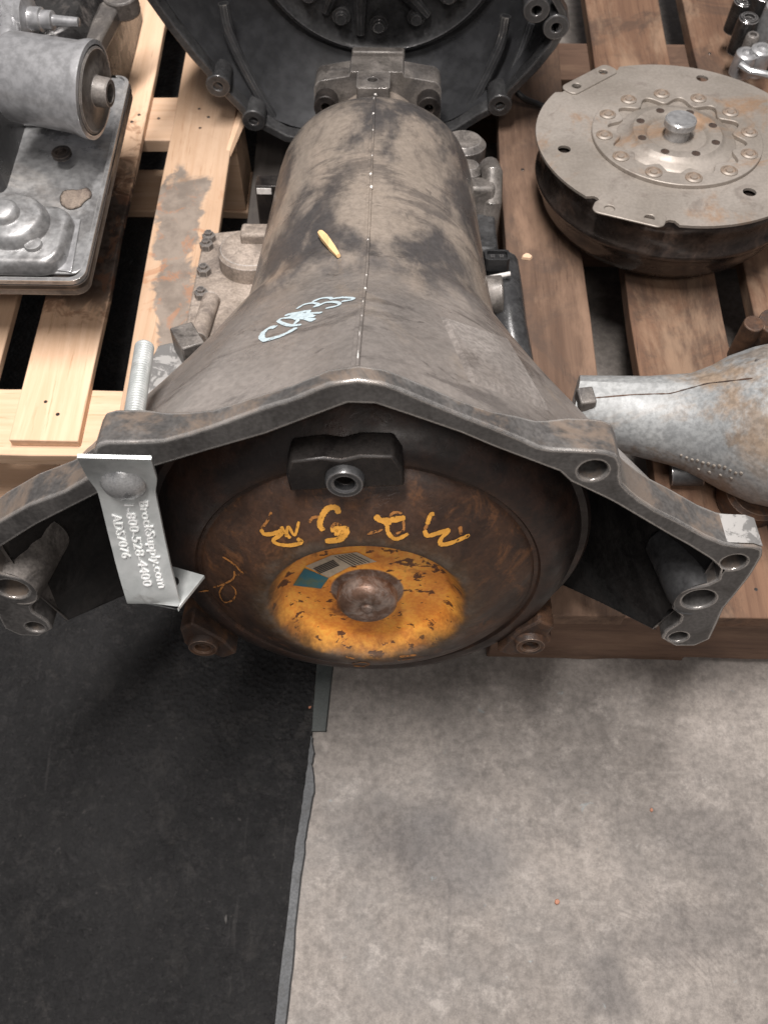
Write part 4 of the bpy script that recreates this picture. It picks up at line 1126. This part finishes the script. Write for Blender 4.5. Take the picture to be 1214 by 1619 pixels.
def ringpts(m_, r, y, k):
    res = []
    for p in inset(out, k):
        a = math.atan2(p[1]-pc.y, p[0]-pc.x)
        q = Vector((pc.x+r*math.cos(a), pc.y+r*math.sin(a)))
        w = Vector(p).lerp(q, m_); res.append((w.x, y, w.y))
    return res
for (m_, r, y, k) in ((0, .2, .017, .010), (.15, .19, .03, .010), (.55, .185, .06, .010), (.85, .175, .085, .010), (1, .165, .096, .010), (1, .158, .100, .010)):
    rows.append([bm.verts.new(p) for p in ringpts(m_, r, y, k)])
for p, q in zip(rows, rows[1:]):
    for k in range(N2): bm.faces.new((p[k], p[(k+1) % N2], q[(k+1) % N2], q[k]))
obj('bell_interior', bm, M['bell_black'], rb, sub=1, sharp=60, recalc=False)
bm = new(); rows = []
for (m_, r, y, k) in ((0, .2, .018, .001), (.3, .2, .06, .002), (.75, .19, .13, .004), (1, .14, .22, .004), (1, .12, .40, .004), (1, .09, .46, .004)):
    rows.append([bm.verts.new(p) for p in ringpts(m_, r, y, k)])
for p, q in zip(rows, rows[1:]):
    for k in range(N2): bm.faces.new((p[k], q[k], q[(k+1) % N2], p[(k+1) % N2]))
bm.faces.new(rows[-1])
obj('bell_housing', bm, M['dark_alu'], rb, recalc=False, sharp=60)
# ribs inside the bell
for path in (((285, 20), (318, 62), (340, 118), (352, 140)), ((352, 0), (366, 60), (400, 130), (436, 190)), ((842, 30), (822, 88), (800, 140)), ((800, 20), (786, 80), (752, 150), (722, 190))):
    pts = []
    for i_, q_ in enumerate(path):
        yy = .022+.028*(1-i_/(len(path)-1))
        a = rv(*q_, RY+yy); pts.append((a[0], yy, a[1]-.003))
    bm = new(); tube(bm, spline(pts, 6), .0065, 10)
    obj('inner_rib', bm, M['bell_black'], rb)
# pump
bm = new(); lathe(bm, [(.160, -.101), (.150, -.098), (.146, -.090), (.142, -.0885), (.139, -.092), (.128, -.096), (.09, -.095), (.062, -.091), (.058, -.086), (.038, -.085), (.036, -.094), (0, -.094)], (pc.x, 0, pc.y), (0, -1, 0), 80)
pu = obj('pump_cover', bm, M['dark_alu'], rb, sharp=40)
b0 = None
for k in range(7):
    a = -PI/2+(k-3)*.42; r_ = .109
    loc = (pc.x+r_*math.cos(a), .096, pc.y+r_*math.sin(a))
    if b0 is None:
        bm = new(); lathe(bm, [(.011, 0), (.011, .006), (.0065, .0065), (.0065, .013), (0, .013)], (0, 0, 0), (0, -1, 0), 12)
        b0 = obj('pump_bolt', bm, M['dark_alu'], pu, loc=loc)
    else: dup(b0, pu, loc)
for k, (a, L) in enumerate(((-2.3, .05), (-1.9, .06), (-1.2, .05), (-.8, .06))):
    bm = new(); tube(bm, [(pc.x+.064*math.cos(a), .09, pc.y+.064*math.sin(a)), (pc.x+(.064+L)*math.cos(a+.15), .093, pc.y+(.064+L)*math.sin(a+.15))], [.010, .006], 10)
    obj('pump_rib', bm, M['dark_alu'], pu)
bm = new(); lathe(bm, [(.031, -.09), (.031, -.05), (.026, -.048), (.020, -.05), (.018, -.08)], (pc.x, 0, pc.y), (0, -1, 0), 36)
obj('stator_shaft', bm, M['boss'], rb)

# black hose beside the rear bell
a = atz(822, 150, .165); b = atz(850, 164, .150); c = atz(885, 176, .1475)
bm = new(); tube(bm, spline([a+Vector((-.02, .03, .01)), a, b, c, c+Vector((.04, -.02, 0))], 5), .0038, 10)
tag(obj('rubber_hose', bm, M['black']), 'thin black hose from the rear bell to the loose converter', 'hose')

# ================================================================ UPTURNED GEARBOX at left
PZ = .24
ML = Matrix.Translation((-.42, .80, .141))
lg = thing('gearbox', 'grey gearbox lying pan upwards with round canister, left edge', 'gearbox', ML)
def lw(px, py, z): p = atz(px, py, z); return Vector((p.x+.42, p.y-.80, z-.141))
c0 = lw(133, 447, PZ)
X1, Y0 = c0.x, c0.y
X0, Y1 = X1-.30, Y0+.30
bm = new(); stack(bm, [(rrect(X0+.06, X1-.075, Y0+.075, Y1, .03), .0), (rrect(X0+.05, X1-.06, Y0+.06, Y1, .03), .068), (rrect(X0+.01, X1-.012, Y0+.012, Y1, .014), .079), (rrect(X0, X1, Y0, Y1, .014), .0815), (rrect(X0, X1, Y0, Y1, .014), .090)])
obj('case_body', bm, M['boss'], lg, bevel=.002)
bm = new(); stack(bm, [(rrect(X0-.001, X1+.001, Y0-.001, Y1, .014), .0905), (rrect(X0-.001, X1+.001, Y0-.001, Y1, .014), .0955)])
obj('pan_gasket', bm, M['black_steel'], lg)
# pan flange: flat sheet with turned rim
fl = rrect(X0, X1-.004, Y0+.012, Y1, .012)
bm = new(); stack(bm, [(fl, .0958), (fl, .0988)])
bh = [(X1-.016, Y0+.028), (X1-.016, Y0+.16), (X1-.016, Y0+.21), (X1-.08, Y0+.022), (X1-.15, Y0+.022)]
pn = obj('oil_pan', bm, M['grey_alu'], lg, 'grey steel oil pan with raised embossing', bevel=.001)
bm = new(); rm = rrect(X0, X1, Y0, Y1, .014); rm2 = rrect(X0, X1-.0045, Y0+.0045, Y1, .012)
plate(bm, rm, [rm2], lambda a, b: (a, b, .096), lambda a, b: (a, b, .1015))
obj('pan_rim', bm, M['grey_alu'], pn, bevel=.0018)
ea = lw(103, 380, .256); eb = lw(60, 416, .256); ec_ = lw(60, 318, .256)
em = rrect(X0+.02, ea.x, eb.y, ec_.y, .022, 8)
bm = new(); stack(bm, [(em, .0985), (offs(em, -.0015), .108), (offs(em, -.004), .1125), (offs(em, -.008), .1140)])
obj('pan_embossing', bm, M['grey_alu'], pn, sharp=60)
dcn = lw(24, 352, .258)
bm = new(); lathe(bm, [(.033, 0), (.032, .005), (.029, .012), (.025, .0145), (0, .015)], (dcn.x, dcn.y, .1137), (0, 0, 1), 40)
obj('pan_dome', bm, M['grey_alu'], pn, sharp=60)
dc2 = lw(8, 340, .268)
bm = new(); lathe(bm, [(.015, 0), (.014, .006), (.010, .009), (0, .010)], (dc2.x, dc2.y, .1283), (0, 0, 1), 28)
obj('pan_dome', bm, M['grey_alu'], pn, sharp=60)
p = lw(56, 394, .25)
bm = new(); lathe(bm, [(.009, 0), (.008, .004), (0, .006)], (p.x, p.y, .1135), (0, 0, 1), 20)
obj('pan_dimple', bm, M['grey_alu'], pn, sharp=60)
p = [lw(*q, .243) for q in ((106, 344), (127, 344), (112, 428), (86, 424))]
bm = new(); stack(bm, [([(v.x, v.y) for v in p], .0990), ([(v.x, v.y) for v in p], .1008)])
obj('corner_pad', bm, M['canister'], pn, bevel=.0006)
p = lw(112, 300, .25)
bm = new()
lo = [(p.x+.017*math.cos(t*PI/7)*random.uniform(.45, 1.35), p.y+.020*math.sin(t*PI/7)*random.uniform(.5, 1.35)) for t in range(14)]
stack(bm, [(lo, .0985), ([(p.x+(x-p.x)*.85, p.y+(y-p.y)*.85) for x, y in lo], .1012)])
obj('dirt_lump', bm, M['dirt'], pn, 'tan lump of dried dirt on the pan', sub=1)
# far pan step below the canister
bm = new(); box(bm, X0, X1-.03, Y0+.215, Y0+.29, .0985, .112)
obj('pan_step', bm, M['grey_alu'], pn, bevel=.006)
for q in ((96, 238),):
    p = lw(*q, .258)
    bm = new(); lathe(bm, [(.010, 0), (.010, .004), (.006, .0042), (.005, .0015), (0, .0015)], (p.x, p.y, .1118), (0, 0, 1), 18)
    obj('drain_plug', bm, M['black_steel'], pn)
# canister
cz = .315
a = lw(35, 142, cz); b = lw(112, 136, cz)
ax = Vector((1, -.16, -.06)).normalized()
cc = lw(140, 141, cz)
bm = new(); lathe(bm, [(.030, -.080), (.039, -.078), (.041, -.074), (.042, -.01), (.044, -.004), (.045, 0), (.045, .006), (.041, .007), (.0402, .002), (.039, .001)], cc, ax, 56)
cn_ = obj('canister', bm, M['canister'], lg, 'pale grey round canister', sharp=50)
bm = new(); lathe(bm, [(.040, .0), (.0395, .007), (.0375, .0085), (.035, .0075), (.0155, .0075), (.0142, .0085), (.0138, .020), (.0125, .022), (.009, .022), (.0085, .010), (0, .010)], cc, ax, 48)
obj('end_cap', bm, M['boss'], cn_, 'dark end cap with hollow knob', sharp=40)
# cast body behind, sensor, bracket, pipe
bm = new(); stack(bm, [(rrect(X0, X1-.045, Y0+.31, Y0+.58, .03), .0), (rrect(X0, X1-.05, Y0+.32, Y0+.57, .03), .10), (rrect(X0+.03, X1-.07, Y0+.34, Y0+.55, .03), .125)])
obj('valve_body', bm, M['engine'], lg, bevel=.004)
p = lw(35, 28, .30)
bm = new(); lathe(bm, [(.020, -.06), (.020, 0), (.023, .001), (.023, .008), (.012, .010), (.012, .022), (.0095, .023), (.0095, .034), (.0055, .035), (.0045, .062), (0, .063)], p, (1, -.12, .02), 24)
obj('pressure_sensor', bm, M['canister'], lg, sharp=40)
bm = new(); tube(bm, spline([lw(12, -20, .30), lw(14, 30, .305), lw(14, 70, .30), lw(0, 105, .29), lw(-30, 120, .28)], 5), .011, 14)
obj('oil_pipe', bm, M['canister'], lg)
q = [lw(*v, .25) for v in ((156, 0), (200, -20), (140, 92), (122, 76))]
bm = new(); stack(bm, [([(v.x, v.y) for v in q], .085), ([(v.x, v.y) for v in q], .108)])
obj('side_bracket', bm, M['boss'], lg, bevel=.005)
p = lw(190, -6, .25)
bm = new(); plate(bm, circ(p.x, p.y, .020), [circ(p.x, p.y, .008, 18)], lambda a, b: (a, b, .09), lambda a, b: (a, b, .112))
obj('bracket_eye', bm, M['boss'], lg, bevel=.002)
p = lw(-18, 140, .30)
bm = new(); box(bm, p.x-.06, p.x+.012, p.y-.08, p.y+.10, .06, .16)
obj('dark_housing', bm, M['dark_alu'], lg, bevel=.008)

# ================================================================ SILVER TAIL HOUSING at right
axp = [((905, 645), .184, .0315), ((935, 648), .186, .0328), ((1010, 657), .189, .0375), ((1075, 663), .193, .0435), ((1105, 662), .197, .050), ((1130, 660), .202, .0575), ((1165, 662), .208, .066), ((1215, 667), .215, .0745), ((1270, 673), .22, .077), ((1330, 682), .225, .082), ((1345, 684), .226, .082)]
th = thing('tail_housing', 'silver cast tail housing with brown dirt lying at right', 'tail housing', Matrix.Translation(atz(1120, 676, .14)))
TO = Vector(th.matrix_world.translation)
ctr = [(atz(*p, z)-TO, r) for p, z, r in axp]
bm = new(); rings = []; nn_ = 56
axd = (ctr[-1][0]-ctr[0][0]); axd.z = 0; axd.normalize(); sd = Vector((-axd.y, axd.x, 0))
for c_, r in ctr:
    ring = []
    for k in range(nn_):
        a = 2*PI*k/nn_; rr = r
        # seam ridge and flats
        rr += .0022*math.exp(-((math.degrees(a)-78)/5)**2)
        ring.append(bm.verts.new(c_+sd*(rr*math.cos(a))+Vector((0, 0, 1))*(rr*math.sin(a))))
    rings.append(ring)
for p, q in zip(rings, rings[1:]):
    for k in range(nn_): bm.faces.new((p[k], q[k], q[(k+1) % nn_], p[(k+1) % nn_]))
bm.faces.new(rings[0]); bm.faces.new(rings[-1])
bmesh.ops.recalc_face_normals(bm, faces=bm.faces); bm.normal_update()
bvh_th = BVHTree.FromBMesh(bm)
obj('housing_body', bm, M['silver'], th, sharp=45)
cast_th = caster(bvh_th, th.matrix_world.inverted())
bm = new(); strokes(bm, [(dense([(940, 629), (1000, 624), (1060, 622), (1120, 606), (1190, 598)], 3, 1.0), 1)], cast_th, .0012, .0004, .5, 3)
obj('casting_seam', bm, M['lug_rust'], th, recalc=False)
bm = new()
for k in range(12):
    t = k/11; h = cast_th(1077+95*t, 720+28*t+random.uniform(-2, 2))
    if h:
        Mb = frame(h[0], h[1]); r = random.uniform(.0010, .0019)
        lathe(bm, [(r, -.0004), (r*.8, .0012), (0, .0016)], fr=Mb, n=8)
        if k in (4, 6, 8, 10):
            h = cast_th(1070+95*t, 732+26*t); 
            if h: lathe(bm, [(r, -.0004), (r*.8, .0012), (0, .0016)], fr=frame(h[0], h[1]), n=8)
obj('casting_marks', bm, M['flexplate'], th, 'row of raised casting marks', kind='stuff')
h = cast_th(925, 632)
hp = h[0] if h else ctr[0][0]
bm = new(); box(bm, -.007, .008, -.009, .009, -.008, .006, Matrix.Translation(atz(925, 630, .217)-TO) @ Matrix.Rotation(.15, 4, 'Z'))
obj('square_lug', bm, M['boss'], th, bevel=.0015)
bm = new(); box(bm, -.012, .03, -.014, .014, -.03, .012, Matrix.Translation(atz(1212, 600, .258)-TO))
obj('square_lug', bm, M['boss'], th, bevel=.002)
p = atz(1190, 515, .235)-TO
bm = new(); cyl(bm, p+Vector((0, 0, -.045)), p+Vector((0, 0, .004)), .0095); cyl(bm, p+Vector((.022, .004, -.045)), p+Vector((.022, .004, .002)), .016)
obj('lug_pair', bm, M['lug_rust'], th, bevel=.001)
bm = new(); tube(bm, [atz(1060, 748, .155)-TO, atz(1110, 745, .160)-TO], [.012, .014], 14)
obj('underside_boss', bm, M['dark_alu'], th)
bm = new(); lathe(bm, [(.03, 0), (.03, .02), (.026, .024), (0, .024)], atz(1180, 790, .142)-TO, (.1, -.1, 1), 28)
obj('underside_boss', bm, M['lug_rust'], th)

# ================================================================ OILY CASTING at the upper right corner
ec = thing('engine_casting', 'oily black engine casting with bright worn edges in upper right corner', 'engine part', Matrix.Translation(atz(1240, 60, .141)))
EO = Vector(ec.matrix_world.translation)
def ew(px, py, z): return atz(px, py, z)-EO
lo = [ew(*p, .14) for p in ((1168, 110), (1186, 116), (1230, 122), (1300, 115), (1320, 0), (1300, -80), (1180, -80), (1160, 0), (1162, 60))]
bm = new(); stack(bm, [([(v.x*.98, v.y) for v in lo], 0.0005), ([(v.x, v.y) for v in lo], .03), ([(v.x*.95, v.y*.95) for v in lo], .05)])
obj('casting_base', bm, M['engine'], ec, bevel=.004)
for (px, py, r, hh, mk) in ((1178, 45, .012, .075, 'engine'), (1200, 20, .016, .085, 'engine'), (1172, 12, .012, .07, 'engine'), (1216, 45, .014, .09, 'grey_alu'), (1188, 62, .008, .066, 'boss'), (1205, 78, .013, .062, 'canister'), (1183, 80, .013, .058, 'canister'), (1205, -12, .018, .08, 'boss')):
    p = ew(px, py, .20)
    bm = new(); lathe(bm, [(r*1.1, .03), (r*1.05, hh-.008), (r, hh-.002), (r*.8, hh), (r*.55, hh), (r*.5, hh-.004), (0, hh-.004)], (p.x, p.y, 0), (0, 0, 1), 24)
    obj('casting_boss', bm, M[mk], ec, sharp=40)
p = [ew(1170, 102, .19), ew(1185, 112, .19), ew(1214, 118, .19), ew(1260, 115, .19)]
bm = new(); tube(bm, p, .0045, 10)
obj('casting_lip', bm, M['canister'], ec)
bpy.context.view_layer.update()
